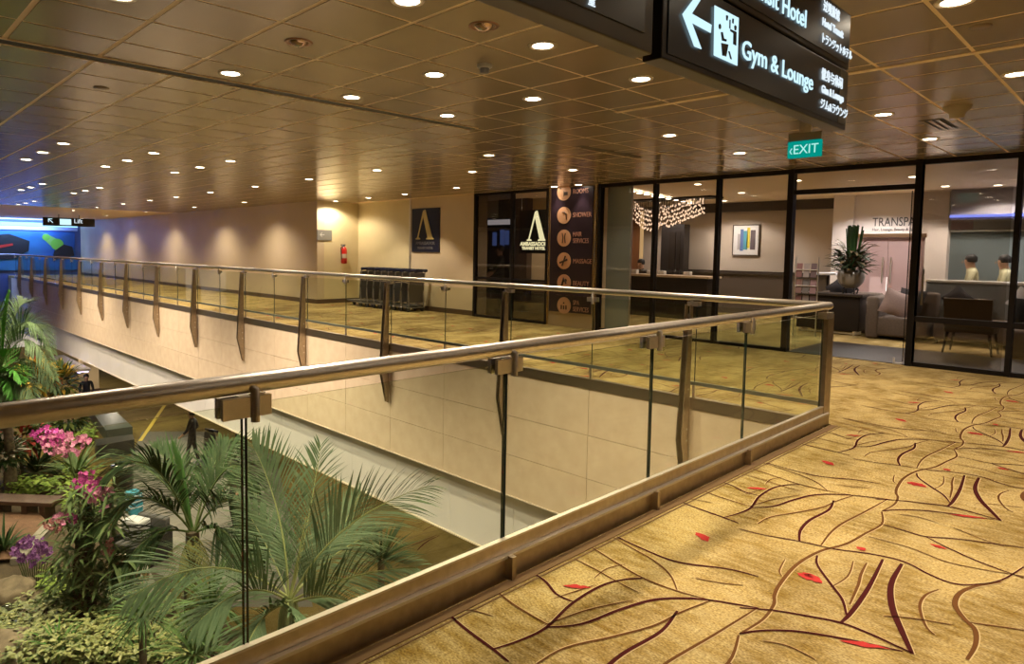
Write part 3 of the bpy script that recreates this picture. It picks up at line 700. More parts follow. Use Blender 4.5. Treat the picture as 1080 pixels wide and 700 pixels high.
# ================================================================== WALL SIGNS
GOLD = mat('gold_leaf', (.62,.50,.2), .35, .4); GLOWGOLD = emis('lit_logo', (1.0,.93,.55), .5)
def lambda_logo(t, x0, x1, y, z0, z1, m_):
    w_ = x1-x0; h = z1-z0; q = lambda u, v: (x0+u*w_, y, z0+v*h)
    MB().prism([q(.40,.97), q(.52,1.0), q(.92,.06), q(.98,.04), q(.98,0), q(.58,0), q(.58,.04), q(.66,.06), q(.40,.78), q(.14,.07), q(.24,.04), q(.24,0), q(0,0), q(0,.04), q(.08,.06)], (0,-.012,0)).build('emblem', m_, t)
A = py(435.5,220.5,4.52); B = py(464,266,4.52)
t = thing('wall_sign', 'dark blue hotel sign with a gold pointed emblem on the beige wall', 'sign', (0,0,0))
MB().box((A.x, 4.49, B.z), (B.x, 4.52, A.z)).build('sign_board', mat('navy_board', (.012,.013,.03), .3), t)
W_ = B.x-A.x; H_ = A.z-B.z
lambda_logo(t, A.x+W_*.16, A.x+W_*.82, 4.49, B.z+H_*.29, A.z-H_*.03, GOLD)
GREYL = mat('dull_lettering', (.16,.15,.15), .4)
text('lettering', 'AMBASSADOR', H_*.105, GREYL, t, ((A.x+B.x)/2, 4.488, B.z+H_*.17), (1,0,0), (0,0,1), .008, align='CENTER')
text('lettering', 'TRANSIT HOTEL', H_*.075, GREYL, t, ((A.x+B.x)/2, 4.488, B.z+H_*.07), (1,0,0), (0,0,1), .008, align='CENTER')
yb = 4.62; A = py(548,222,yb); B = py(578.5,267.5,yb); W_ = B.x-A.x; H_ = A.z-B.z
t = thing('wall_sign', 'black hotel sign with a glowing cream emblem hung behind the left shop window', 'sign', (0,0,0))
MB().box((A.x, yb, B.z), (B.x, yb+.03, A.z)).build('sign_board', BLACK, t)
MB().tube([(A.x+.05,yb+.015,A.z),(A.x+.05,yb+.015,CEIL)], .004, 6).tube([(B.x-.05,yb+.015,A.z),(B.x-.05,yb+.015,CEIL)], .004, 6).build('hanging_wire', STEEL, t)
lambda_logo(t, A.x+W_*.28, A.x+W_*.92, yb, B.z+H_*.29, A.z-H_*.02, GLOWGOLD)
text('lettering', 'AMBASSADOR', H_*.125, GLOWGOLD, t, ((A.x+B.x)/2, yb-.004, B.z+H_*.18), (1,0,0), (0,0,1), .006, align='CENTER', bold=.004)
text('lettering', 'TRANSIT HOTEL', H_*.095, GLOWGOLD, t, ((A.x+B.x)/2, yb-.004, B.z+H_*.09), (1,0,0), (0,0,1), .006, align='CENTER', bold=.004)
# service pillar sign
ysn = 4.455
t = thing('service_sign', 'tall dark purple board listing six services with copper discs on the pillar', 'sign', (0,0,0))
A = py(585.5,187,ysn); B = py(629.5,342,ysn)
MB().box((-6.74, ysn-.03, .30), (-5.70, ysn, CEIL-.03)).build('sign_board', mat('aubergine_board', (.030,.017,.028), .35), t)
COP = mat('copper_disc', (.70,.40,.24), .5); LET = mat('rose_lettering', (.60,.32,.24), .4, .2); DK = mat('icon_dark', (.06,.03,.02), .5)
rows = [(202.5,'ROOMS',None),(227,'SHOWER',None),(251,'HAIR','SERVICES'),(275,'MASSAGE',None),(298,'BEAUTY',None),(322,'SPA','SERVICES')]
yy = ysn-.03
for i, (v, l1, l2) in enumerate(rows):
    c = py(595, v, yy); t_ = MB()
    vs = [(c.x+.17*cos(2*pi*j/28), yy, c.z+.17*sin(2*pi*j/28)) for j in range(28)]
    t_.prism(vs, (0,-.012,0)); t_.build('copper_disc', COP, t)
    ic = MB(); yi = yy-.014
    if i == 0: ic.box((c.x-.0,yi-.004,c.z-.07),(c.x+.10,yi,c.z-.0)).box((c.x-.10,yi-.004,c.z+.06),(c.x-.07,yi,c.z+.09)).box((c.x-.0,yi-.004,c.z-.09),(c.x+.012,yi,c.z+.02))
    elif i == 1: ic.tube([(c.x-.04,yi,c.z+.06),(c.x+.02,yi,c.z+.06),(c.x+.06,yi,c.z+.02),(c.x+.07,yi,c.z-.09)], .012, 6)
    elif i == 2: ic.tube([(c.x-.03,yi,c.z-.1),(c.x-.02,yi,c.z+.02),(c.x-.04,yi,c.z+.1)], .012, 6).tube([(c.x+.04,yi,c.z-.1),(c.x+.02,yi,c.z+.02),(c.x+.04,yi,c.z+.1)], .012, 6)
    elif i == 3: ic.tube([(c.x-.1,yi,c.z-.04),(c.x+.09,yi,c.z+.03)], .02, 6).tube([(c.x-.04,yi,c.z-.1),(c.x+.04,yi,c.z+.1)], .016, 6)
    elif i == 4: ic.tube([(c.x-.06,yi,c.z-.08),(c.x-.0,yi,c.z+.08),(c.x+.06,yi,c.z-.02)], .022, 6).disc((c.x+.05,yi-.003,c.z+.05), .03, 'y', 10, flip=True)
    else:
        for k2 in (-.06, 0, .06): ic.box((c.x+k2-.016,yi-.004,c.z-.08),(c.x+k2+.016,yi,c.z+.0)).disc((c.x+k2,yi-.003,c.z+.05-abs(k2)), .02, 'y', 8, flip=True)
    ic.build('icon', DK, t)
    sz = .135
    if l2:
        text('lettering', l1, sz, LET, t, (c.x+.22, yy-.003, c.z+.03), (1,0,0), (0,0,1), .008, sx=.70)
        text('lettering', l2, sz, LET, t, (c.x+.22, yy-.003, c.z-.10), (1,0,0), (0,0,1), .008, sx=.70)
    else: text('lettering', l1, sz, LET, t, (c.x+.22, yy-.003, c.z-.045), (1,0,0), (0,0,1), .008, sx=.80)
# direction plate and fire extinguisher on the niche wall
A = px(334.5,242,-14.09); B = px(350,253.5,-14.09)
t = thing('direction_plate', 'grey metal direction plate on the lit niche wall', 'sign', (0,0,0))
MB().box((-14.1, A.y, B.z), (-14.08, B.y, A.z)).build('plate', mat('plate_grey', (.32,.32,.30), .35, .5), t)
text('lettering', '←', .2, mat('plate_letters', (.75,.75,.72), .5), t, (-14.078, A.y+.06, B.z+.09), (0,1,0), (0,0,1), .004)
P = px(360.5,278,-14.09)
t = thing('fire_extinguisher', 'red fire extinguisher hung on the lit niche wall', 'fire extinguisher', (-13.98, P.y, P.z))
RED = mat('extinguisher_red', (.55,.02,.015), .3)
MB().lathe([(0,0),(.075,.01),(.085,.03),(.085,.40),(.06,.46),(.03,.48)], sides=18).build('cylinder', RED, t)
MB().lathe([(.086,.16),(.087,.17),(.087,.27),(.086,.28)], sides=18).build('paper_label', mat('paper_label', (.6,.5,.4), .6), t)
MB().lathe([(.03,.48),(.03,.53),(.0,.54)], sides=12).box((-.02,-.10,.52),(.02,.04,.55)).build('valve', mat('valve_dark', (.05,.03,.03), .4), t)
MB().tube([(.02,-.03,.53),(.03,-.12,.45),(.05,-.12,.25),(.04,-.11,.12)], .013, 8).build('hose', BLACK, t)
MB().box((-.12,-.05,.30),(-.08,.05,.42)).build('wall_bracket', STEEL, t)
# ================================================================== TROLLEYS
def trolley_proto(label):
    t = thing('luggage_trolley', label, 'luggage trolley', (0,0,0), 0, 'nested luggage trolleys by the wall')
    fm_ = MB()
    for s in (-.24, .24):
        fm_.tube([(-.30,s,.10),(.40,s*.75,.13)], .016, 6).tube([(-.30,s,.10),(-.26,s,.55),(-.34,s,1.0)], .016, 6)
    fm_.tube([(-.30,-.24,.10),(-.30,.24,.10)], .014, 6).tube([(.40,-.18,.13),(.40,.18,.13)], .014, 6)
    fm_.build('frame', mat('trolley_frame', (.36,.35,.36), .35, .8), t)
    MB().box((-.27,-.23,.14),(.40,.23,.155)).build('deck', mat('trolley_deck', (.22,.22,.24), .45, .6), t)
    MB().prism([(-.25,-.26,.22),(-.31,-.26,.96),(-.295,-.26,.96),(-.235,-.26,.22)], (0,.52,0)).build('back_panel', mat('trolley_panel', (.13,.125,.135), .45, .2), t)
    MB().tube([(-.36,-.27,1.02),(-.36,.27,1.02)], .038, 10).box((-.40,-.10,.97),(-.32,.10,1.06)).build('push_handle', mat('handle_navy', (.012,.016,.045), .4), t)
    bk = MB()
    for k2 in range(6): bk.tube([(-.29,-.23+k2*.092,.72),(-.05,-.23+k2*.092,.72)], .006, 5)
    bk.tube([(-.05,-.24,.72),(-.05,.24,.72)], .008, 5).tube([(-.05,-.24,.86),(-.05,.24,.86)], .008, 5); bk.build('basket', STEEL, t)
    for (x, y) in ((-.26,-.22),(-.26,.22),(.36,0)):
        q = MB().tube([(x,y-.02,.06),(x,y+.02,.06)], .06, 12); q.build('wheel', mat('rubber', (.03,.03,.03), .7), t)
    return t
t0 = None
for i in range(8):
    lab = 'nested luggage trolley with navy handle by the beige wall, %s from the right' % ORD[i].replace('nearest','first')
    if t0 is None: t0 = trolley_proto(lab); o = t0
    else: o = copy_tree(t0); o['label'] = lab
    o.location = (-10.95-.29*i, 4.10, 0); o.rotation_euler = (0,0,pi)

# ================================================================== PEOPLE
def human(name, label, loc, rz, J, cols, group=None, hair=(.012,.01,.01)):
    """J: joint -> position; one skinned body, hair as a child."""
    t = thing(name, label, 'person', loc, rz, group)
    bones = [('pelvis','spine'),('spine','chest'),('chest','neck'),('neck','head'),('head','crown'),
             ('chest','sh_l'),('sh_l','el_l'),('el_l','wr_l'),('wr_l','ha_l'),('chest','sh_r'),('sh_r','el_r'),('el_r','wr_r'),('wr_r','ha_r'),
             ('pelvis','hip_l'),('hip_l','kn_l'),('kn_l','an_l'),('an_l','toe_l'),('pelvis','hip_r'),('hip_r','kn_r'),('kn_r','an_r'),('an_r','toe_r')]
    rad = dict(pelvis=.135, spine=.12, chest=.14, neck=.055, head=.095, crown=.085, sh=.065, el=.045, wr=.034, ha=.04, hip=.095, kn=.065, an=.045, toe=.04)
    names = list(J); idx = {n: i for i, n in enumerate(names)}
    me = bpy.data.meshes.new('body'); me.from_pydata([J[n] for n in names], [(idx[a], idx[b]) for a, b in bones], [])
    o = bpy.data.objects.new('body', me); C.objects.link(o)
    o.modifiers.new('s', 'SKIN'); sb = o.modifiers.new('u', 'SUBSURF'); sb.levels = 1; sb.render_levels = 1
    for n, i in idx.items():
        r = rad[n.split('_')[0]]; me.skin_vertices[0].data[i].radius = (r, r*(.8 if n in ('pelvis','spine','chest') else 1)); me.skin_vertices[0].data[i].use_root = (n == 'pelvis')
    bpy.context.view_layer.update()
    m2 = bpy.data.meshes.new_from_object(o.evaluated_get(bpy.context.evaluated_depsgraph_get())); bpy.data.objects.remove(o)
    m2.name = 'body'; m2.materials.clear()
    for nme, c in (('skin', (.45,.26,.17)), ('top', cols[0]), ('trousers', cols[1]), ('shoe', (.02,.018,.016))):
        m2.materials.append(mat('cloth_%s_%.3f_%.3f_%.3f' % (nme, *c), c, .8))
    seg = [(V(J[a]), V(J[b]), a, b) for a, b in bones]
    for p in m2.polygons:
        c = p.center; best = None
        for a, b, na, nb in seg:
            d = b-a; tt = max(0, min(1, (c-a).dot(d)/max(d.length_squared, 1e-6))); q = (c-a-d*tt).length
            if best is None or q < best[0]: best = (q, na, nb, tt)
        nb = best[2]
        p.material_index = 0 if nb in ('head','crown','ha_l','ha_r') or (nb[:2] == 'wr' and best[3] > .6) else 3 if nb[:3] == 'toe' else 2 if nb[:3] in ('hip','kn_','an_') or (nb == 'spine' and best[3] < .25) else 1
        p.use_smooth = True
    o = bpy.data.objects.new('body', m2); C.objects.link(o); o.parent = t
    h = V(J['crown'])
    hb = MB(); hb.lathe([(.090,-.06),(.098,-.0),(.088,.05),(.05,.085),(0,.095)], sides=14)
    ho = hb.build('hair', mat('hair_%.2f' % hair[0], hair, .6), o, h+V((0,.022,-.03)))
    fc = MB(); hd = V(J['head'])
    fc.add([hd+V(p) for p in ((0,-.125,-.01),(-.015,-.095,-.02),(.015,-.095,-.02),(0,-.093,.035))], [(0,1,3),(0,3,2),(0,2,1)])
    fc.build('nose', mat('cloth_skin_0.450_0.260_0.170', (.45,.26,.17), .8), o)
    return t
def stand(stride=.12, arm=.15, lean=0):
    J = dict(pelvis=(0,0,.92), spine=(0,.01,1.08), chest=(0,.01-lean*.5,1.27), neck=(0,-lean*.8,1.43), head=(0,-.02-lean,1.53), crown=(0,-.01-lean,1.62))
    for s, k in ((1,'l'),(-1,'r')):
        J['sh_'+k] = (.17*s, .01-lean*.6, 1.37); J['el_'+k] = (.22*s, .02-arm*.3*s, 1.10); J['wr_'+k] = (.23*s, -.10-arm*.5, .92); J['ha_'+k] = (.225*s, -.15-arm*.6, .86)
        J['hip_'+k] = (.09*s, 0, .88); J['kn_'+k] = (.10*s, -stride*s*.5-.02, .48); J['an_'+k] = (.10*s, -stride*s+.03, .07); J['toe_'+k] = (.11*s, -stride*s-.13, .035)
    return J
def sit(seat=.46):
    z = seat+.10
    J = dict(pelvis=(0,0,z), spine=(0,.0,z+.16), chest=(0,-.03,z+.35), neck=(0,-.05,z+.51), head=(0,-.08,z+.61), crown=(0,-.075,z+.70))
    for s, k in ((1,'l'),(-1,'r')):
        J['sh_'+k] = (.17*s, -.03, z+.45); J['el_'+k] = (.23*s, -.10, z+.18); J['wr_'+k] = (.14*s, -.32, z+.17); J['ha_'+k] = (.11*s, -.40, z+.18)
        J['hip_'+k] = (.09*s, -.02, z-.02); J['kn_'+k] = (.12*s, -.44, z-.02); J['an_'+k] = (.12*s, -.44, .08); J['toe_'+k] = (.12*s, -.60, .035)
    return J
def backpack(t, loc, col):
    return t
P = pz(203, 490, LOW)
human('person', 'person in dark clothes standing behind a luggage trolley downstairs beside the white fascia', (P.x, P.y, LOW), R(-40), stand(.14,.3), ((.02,.02,.028),(.02,.02,.025)))
tt = copy_tree(t0); tt['label'] = 'grey luggage trolley pushed by the person in dark clothes downstairs'; del tt['group']; tt.location = pz(213,492,LOW); tt.rotation_euler = (0,0,R(-75))
P = pz(254, 482, LOW)
human('person', 'person walking downstairs with the upper body hidden by the white fascia, left of two', (P.x, P.y, LOW), R(60), stand(.25,.2), ((.03,.03,.04),(.025,.025,.03)))
P = pz(278, 484, LOW)
human('person', 'person walking downstairs with the upper body hidden by the white fascia, right of two', (P.x, P.y, LOW), R(60), stand(.28,.2), ((.05,.04,.04),(.02,.02,.028)))
P = pz(248, 560, LOW)
human('person', 'person in dark clothes standing on the grey path behind the dark green palm', (P.x, P.y, LOW), R(20), stand(.06,.2), ((.07,.055,.035),(.018,.018,.02)))
P = pz(92, 440, LOW)
human('person', 'small dark figure walking on the lower floor just under the near handrail', (P.x, P.y, LOW), R(80), stand(.2,.2), ((.02,.02,.02),(.02,.02,.02)))
# lounge guests
for (u, lab, c) in ((1030, 'seated guest in a pale shirt behind the lounge glass, left of the two', (.52,.50,.33)), (1051, 'seated guest in a pale shirt behind the lounge glass, right of the two', (.58,.56,.36))):
    Q = py(u, 300, 9.3); human('person', lab, (Q.x + (.15 if u > 1040 else -.05), 9.3, .22), R(-75), sit(.5), (c, (.05,.05,.07)), hair=(.012,.01,.01))
Q = py(677, 288, 8.95)
human('person', 'receptionist in a dark jacket behind the reception counter', (Q.x, 8.95, 0), R(0), sit(.52), ((.03,.022,.02),(.02,.02,.02)))
Q = py(527, 300, 5.7)  # figure built behind the pane in place of a reflected silhouette
human('person', 'dark standing figure added for a silhouette reflected in the dark left shop window', (Q.x, 5.7, 0), R(-30), stand(.03,.5), ((.014,.013,.015),(.012,.012,.014)))

# ================================================================== LOUNGE FURNITURE
DARKW = mat('dark_veneer', (.020,.014,.010), .5, spec=.25); FAB = mat('sofa_fabric', (.13,.098,.078), .9, var=.1, scale=40, bump=.2, bscale=300)
# dark screen shop fitting behind the left window
sc = thing('display_unit', 'dark display with a white header and blue lit bottles behind the left shop window', 'display', (0,0,0))
A = py(515.5,232,6.15); B = py(538,300,6.15)
MB().box((A.x-.3, 6.15, .3), (B.x+.1, 6.2, A.z+.05)).build('backboard', BLACK, sc)
MB().box((A.x, 6.11, A.z-.13), (B.x, 6.15, A.z)).build('light_header', emis('header_light', (.62,.6,.66), .8), sc)
for (u, v0, v1) in ((520,245,259),(528,242,262),(533,243,258)):
    a_ = py(u, v0, 6.12); b_ = py(u+3, v1, 6.12); MB().box((a_.x, 6.10, b_.z), (b_.x, 6.15, a_.z)).build('blue_panel', emis('blue_panel', (.06,.10,.30), .9), sc)
# reception counter
A = py(664,290,8.0); B = py(742,291,8.0)
rc = thing('reception_counter', 'dark reception counter with a pale top under the chandelier', 'counter', (0,0,0))
MB().bevbox((A.x, 8.0, 0), (B.x+.1, 8.5, .96), .01).build('front', DARKW, rc)
MB().bevbox((A.x-.05, 7.95, .96), (B.x+.15, 8.6, 1.01), .008).build('countertop', mat('counter_top', (.55,.42,.28), .3), rc)
for i, (u, dz) in enumerate(((668,.06),(697,.05),(724,.05),(685,.04))):
    q = py(u, 288, 8.2); tag(MB().bevbox((q.x-.08, 8.2, 1.01), (q.x+.08, 8.32, 1.01+dz+.04), .008).build('desk_item', mat('paper_white', (.6,.56,.52), .5)), 'small pale item lying on the reception counter, %s from the left' % ['first','third','fourth','second'][i], 'desk item', 'items on the reception counter')
# slatted wood column and dark cabinet behind the desk
A = py(664,226,10.2); B = py(678,295,10.2)
wc = thing('wood_panel', 'orange brown wood panel behind the reception with a lit edge', 'wall panel', (0,0,0))
MB().box((A.x-.35,10.15,0),(B.x-.1,10.25,2.75)).build('veneer', mat('warm_veneer', (.22,.09,.035), .4), wc)
MB().box((B.x-.1,10.14,.6),(B.x-.02,10.2,2.7)).build('light_strip', emis('strip_warm', (1,.62,.28), .3), wc)
A = py(700,232,10.2); B = py(722,290,10.2)
t = thing('cabinet', 'dark cabinet behind the reception counter', 'cabinet', (0,0,0))
MB().box((A.x,10.1,0),(B.x,10.4,2.3)).build('cabinet_body', mat('cab_black', (.02,.015,.013), .4), t)
MB().box((A.x+.25,10.08,.3),((A.x+B.x)/2+.1,10.1,2.1)).build('door', DARKW, t); MB().box(((A.x+B.x)/2+.15,10.08,.3),(B.x-.1,10.1,2.1)).build('door', DARKW, t)
# chandelier: a curved band of glowing drops on wires
ch = thing('chandelier', 'long curved chandelier of glowing drops above the reception counter', 'chandelier', (0,0,0))
bd = MB().lathe([(0,-.024),(.016,-.015),(.02,0),(.014,.016),(0,.036)], sides=6)
EM = emis('chandelier_drop', (1.0,.68,.46), .75); bp0 = None; wires = MB()
for i in range(56):
    u = 664+78*i/55; vb = 224+16*sin(pi*min(1, i/32)) if i < 27 else 237-15*((i-27)/28)
    for r_ in range(5):
        Q = py(u+random.uniform(-.8,.8), vb-r_*4.6+random.uniform(-1.2,1.2)+2, 8.4+random.uniform(-.35,.35))
        wires.tube([(Q.x,Q.y,Q.z+.04),(Q.x,Q.y,CEIL)], .0025, 3, caps=False)
        if bp0 is None: bp0 = bd.build('glass_drop', EM, ch, Q)
        else: inst(bp0, ch, Q)
wires.build('wire', DARKFRAME, ch)
MB().bevbox((-8.0,8.1,CEIL-.04),(-5.1,8.7,CEIL-.005),.01).build('ceiling_plate', DARKFRAME, ch)
for i in range(9):
    Q = pz(667+i*7.6, 202+i*1.5, CEIL-.04); tag(MB().disc((Q.x,Q.y,CEIL-.045), .05, 'z', 12, flip=True).lathe([(.05,0),(.065,.005)],(Q.x,Q.y,CEIL-.045),12).build('spotlight', LENS), 'tiny bright spotlight in the row above the chandelier, %s from the left' % ORD[i].replace('nearest','first'), 'light', 'spots above the chandelier')
# framed picture
A = py(774,237,10.8); B = py(801,270,10.8)
pc = thing('picture', 'white framed abstract picture with blue and yellow strokes on the lounge wall', 'picture', (0,0,0))
W_, H_ = B.x-A.x, A.z-B.z
MB().box((A.x,10.75,B.z),(B.x,10.8,A.z)).build('picture_frame', mat('frame_brown', (.10,.07,.05), .4), pc)
MB().box((A.x+.03,10.745,B.z+.03),(B.x-.03,10.75,A.z-.03)).build('mount', mat('mount_white', (.75,.73,.72), .6), pc)
for (a0,a1,b0,b1,c,nm) in ((.30,.42,.16,.85,(.12,.20,.45),'blue_stroke'),(.42,.58,.2,.8,(.10,.35,.42),'teal_stroke'),(.55,.66,.25,.9,(.72,.60,.06),'yellow_stroke'),(.68,.86,.2,.82,(.12,.09,.10),'dark_stroke'),(.2,.32,.2,.7,(.45,.42,.42),'grey_stroke')):
    MB().box((A.x+W_*a0,10.74,B.z+H_*b0),(A.x+W_*a1,10.745,B.z+H_*b1)).build(nm, mat(nm, c, .7), pc)
# console with vase arrangement
A = pz(855,348,0); 
cs = thing('console_table', 'dark wooden console table carrying the flower vase', 'table', (0,0,0))
xa, xb = -3.05, -1.93
MB().bevbox((xa,7.75,.08),(xb,8.15,.74),.01).build('cabinet_body', DARKW, cs)
MB().bevbox((xa-.05,7.70,.74),(xb+.05,8.2,.79),.008).build('table_top', mat('console_top', (.04,.03,.022), .35), cs)
MB().box((xa+.05,7.74,.02),(xb-.05,7.76,.045)).box((xa+.05,7.76,0),(xa+.1,8.1,.08)).box((xb-.1,7.76,0),(xb-.05,8.1,.08)).build('foot_rail', STEEL, cs)
Q = py(897,300,7.95)
va = thing('flower_vase', 'round grey vase of tall green stems and dark leaves on the console', 'vase', (Q.x, 7.95, .79))
MB().lathe([(.08,.10),(.14,.13),(.21,.22),(.24,.33),(.215,.43),(.17,.46),(.16,.45),(.19,.40)], sides=24).build('vase', mat('grey_ceramic', (.24,.21,.18), .35), va)
vs_ = MB()
for k2 in range(4):
    a_ = pi/4+k2*pi/2; vs_.tube([(.10*cos(a_),.10*sin(a_),.12),(.15*cos(a_),.15*sin(a_),.08),(.13*cos(a_),.13*sin(a_),.0)], .014, 6)
vs_.build('stand', DARKW, va)
GRN = mat('stem_green', (.035,.10,.02), .5); LEAFD = mat('leaf_dark', (.03,.048,.018), .6); LEAFT = mat('leaf_tan', (.15,.115,.06), .6)
st = MB()
for k2 in range(34):
    a_ = random.uniform(0,2*pi); r_ = random.uniform(0,.13); top = random.uniform(1.22,1.33)
    st.tube([(r_*.5*cos(a_),r_*.5*sin(a_),.40),(r_*1.5*cos(a_),r_*1.5*sin(a_),top)], .013, 5)
st.build('tall_stems', GRN, va)
def leaf(mb, p, d, L, w_, mi=0, droop=.3, seg=4, fold=.15):
    d = V(d).normalized(); side = d.cross(V((0,0,1)))
    side = side.normalized() if side.length > 1e-3 else V((1,0,0)); pr = []
    p = V(p); cur = p.copy(); dd = d.copy()
    for i in range(seg+1):
        tt = i/seg; wv = w_*(sin(pi*min(1,.12+.88*tt))**.8 if tt < 1 else 0.02)
        nrm_ = side.cross(dd)
        pr.append((cur-side*wv*.5+nrm_*wv*fold, cur.copy(), cur+side*wv*.5+nrm_*wv*fold)); dd = (dd+V((0,0,-droop/seg))).normalized(); cur = cur+dd*(L/seg)
    vsx = [q for t_ in pr for q in t_]
    mb.add(vsx, [f for i in range(seg) for f in ((i*3,i*3+1,i*3+4,i*3+3),(i*3+1,i*3+2,i*3+5,i*3+4))], mi, True)
for nm, n_, m_, rz_ in (('leaf_spray',170,LEAFD,(.18,.52)),('dry_spray',80,LEAFT,(.25,.62))):
    lb = MB()
    for k2 in range(n_):
        a_ = random.uniform(0,2*pi); el = random.uniform(.0,1.2); rr = random.uniform(.05,.24); h_ = random.uniform(.42,.95 if nm == 'dry_spray' else .80)
        leaf(lb, (rr*cos(a_),rr*sin(a_),h_), (cos(a_)*cos(el),sin(a_)*cos(el),sin(el)*.8), random.uniform(.2,.36), random.uniform(.03,.08), droop=.6)
    lb.build(nm, m_, va)
# sofa left of the mullion
sf = thing('sofa', 'taupe fabric sofa by the doorway with a pink grey cushion', 'sofa', (-1.75,7.55,0), 0)
MB().bevbox((-.02,0,0),(.18,.95,.78),.06).build('armrest', FAB, sf)
MB().bevbox((.16,.02,.06),(.93,.95,.42),.05).build('seat', FAB, sf)
MB().bevbox((.16,.72,.3),(.93,.98,.86),.06).build('backrest', FAB, sf)
s6 = thing('sofa', 'low sofa hidden behind the console table holding a dark cushion', 'sofa', (-3.0,8.35,0))
MB().bevbox((0,0,0),(1.1,.8,.6),.05).build('seat', FAB, s6); MB().bevbox((0,.6,.3),(1.1,.85,.78),.06).build('backrest', FAB, s6)
def cushion(loc, rot, lab, m_, s=.42):
    mb = MB(); n_ = 7; vsx = []
    for sgn in (1,-1):
        for i in range(n_+1):
            for j in range(n_+1):
                u, v = i/n_*2-1, j/n_*2-1; b_ = (1-u*u)*(1-v*v); pin = 1-.10*(1-abs(u*v))*(abs(u)**4+abs(v)**4)/1.0
                vsx.append((u*s/2*pin, sgn*.075*b_**.55, v*s/2*pin))
    fsx = []; off = (n_+1)**2
    for k2 in (0,1):
        for i in range(n_):
            for j in range(n_):
                q = [k2*off+i*(n_+1)+j, k2*off+(i+1)*(n_+1)+j, k2*off+(i+1)*(n_+1)+j+1, k2*off+i*(n_+1)+j+1]; fsx.append(q if k2 == 0 else q[::-1])
    mb.add(vsx, fsx, 0, True); o = mb.build('cushion', m_, loc=loc); o.rotation_euler = rot; return tag(o, lab, 'cushion')
cushion((-1.33,7.72,.66), (R(-15),R(20),R(25)), 'pinkish grey square cushion leaning on the sofa arm', mat('cushion_pink', (.28,.20,.18), .9, var=.08, scale=50), .48)
cushion((-1.18,8.05,.72), (R(-18),R(8),0), 'dark cushion standing behind the pinkish one on the sofa', mat('cushion_dark', (.03,.025,.028), .9), .42)
cushion((-2.52,8.62,.86), (R(-18),R(45),0), 'dark cushion peaking behind the console table', mat('cushion_dark', (.03,.025,.028), .9), .42)
s4 = thing('sofa', 'second sofa behind the shopfront glass with a dark raised end cushion', 'sofa', (-.75,7.7,0))
MB().bevbox((0,0,.06),(1.2,.9,.42),.05).build('seat', FAB, s4); MB().bevbox((0,.7,.3),(.62,.95,.78),.06).build('backrest', FAB, s4)
for x in (.05,1.12): MB().tube([(x,.06,0),(x,.06,.08)], .02).build('leg', DARKW, s4)
cushion((-.52,8.25,.78), (R(-15),R(45),R(10)), 'dark cushion on the second sofa behind the glass', mat('cushion_dark', (.03,.025,.028), .9), .36)
s5 = thing('sofa', 'grey brown sofa at the right edge behind the shopfront glass', 'sofa', (.42,6.6,0))
MB().bevbox((0,0,0),(1.9,.85,.42),.05).build('seat', FAB, s5); MB().bevbox((0,.65,.3),(1.9,.9,.80),.06).build('backrest', FAB, s5)
cushion((.60,6.95,.68), (R(-12),0,R(10)), 'dark bag like cushion on the sofa at the right edge', mat('cushion_black', (.012,.012,.014), .8), .46)
cushion((.52,7.05,.86), (R(-12),R(30),R(-10)), 'crumpled white cushion on top of the sofa at the right edge', mat('cushion_white', (.62,.62,.66), .9), .34)
# armchair seen from behind
ac = thing('armchair', 'brown armchair with splayed legs turned away behind the shopfront glass', 'chair', (0,6.35,0))
MB().prism([(-.34,.0,.44),(.24,.0,.44),(.25,-.06,.88),(-.36,-.06,.88)], (0,.09,0)).build('backrest', mat('chair_leather', (.17,.12,.065), .6), ac)
MB().bevbox((-.36,.04,.34),(.27,.62,.46),.03).build('seat', mat('chair_leather', (.17,.12,.065), .6), ac)
for s, y in ((-1,.08),(1,.08),(-1,.56),(1,.56)):
    MB().tube([(-.045+s*.26,y,.35),(-.045+s*.31,y+(-.04 if y < .3 else .04),0)], [.022,.014], 8).build('leg', DARKW, ac)
# magazine rack
A = py(840,270,6.9); B = py(860,345,6.9)
mr = thing('magazine_rack', 'wire magazine rack filled with brochures behind the glass', 'rack', (0,0,0))
fm_ = MB()
for x in (A.x, B.x): fm_.tube([(x,6.9,0),(x,6.9,1.5)], .012, 6)
for z in (.35,.65,.95,1.25): fm_.tube([(A.x,6.87,z),(B.x,6.87,z)], .008, 6)
fm_.build('frame', STEEL, mr)
cols = [(.35,.16,.14),(.5,.4,.36),(.22,.14,.14),(.42,.24,.2),(.3,.26,.24),(.5,.3,.3)]; kk = 0
for r_, z in enumerate((.65,.95,1.25)):
    for c_ in range(3):
        x = A.x+(B.x-A.x)*(.05+c_*.32); cc = tuple(v*.55 for v in cols[kk % 6])
        tag(MB().prism([(x,6.86,z-.14),(x+(B.x-A.x)*.26,6.86,z-.14),(x+(B.x-A.x)*.26,6.90,z+.12),(x,6.90,z+.12)], (0,.012,0)).build('brochure', mat('brochure_%d' % (kk % 6), cc, .5)), 'brochure in the magazine rack, %s row, %s from the left' % (('bottom','middle','top')[r_], ('first','second','third')[c_]), 'brochure', 'brochures in the magazine rack'); kk += 1
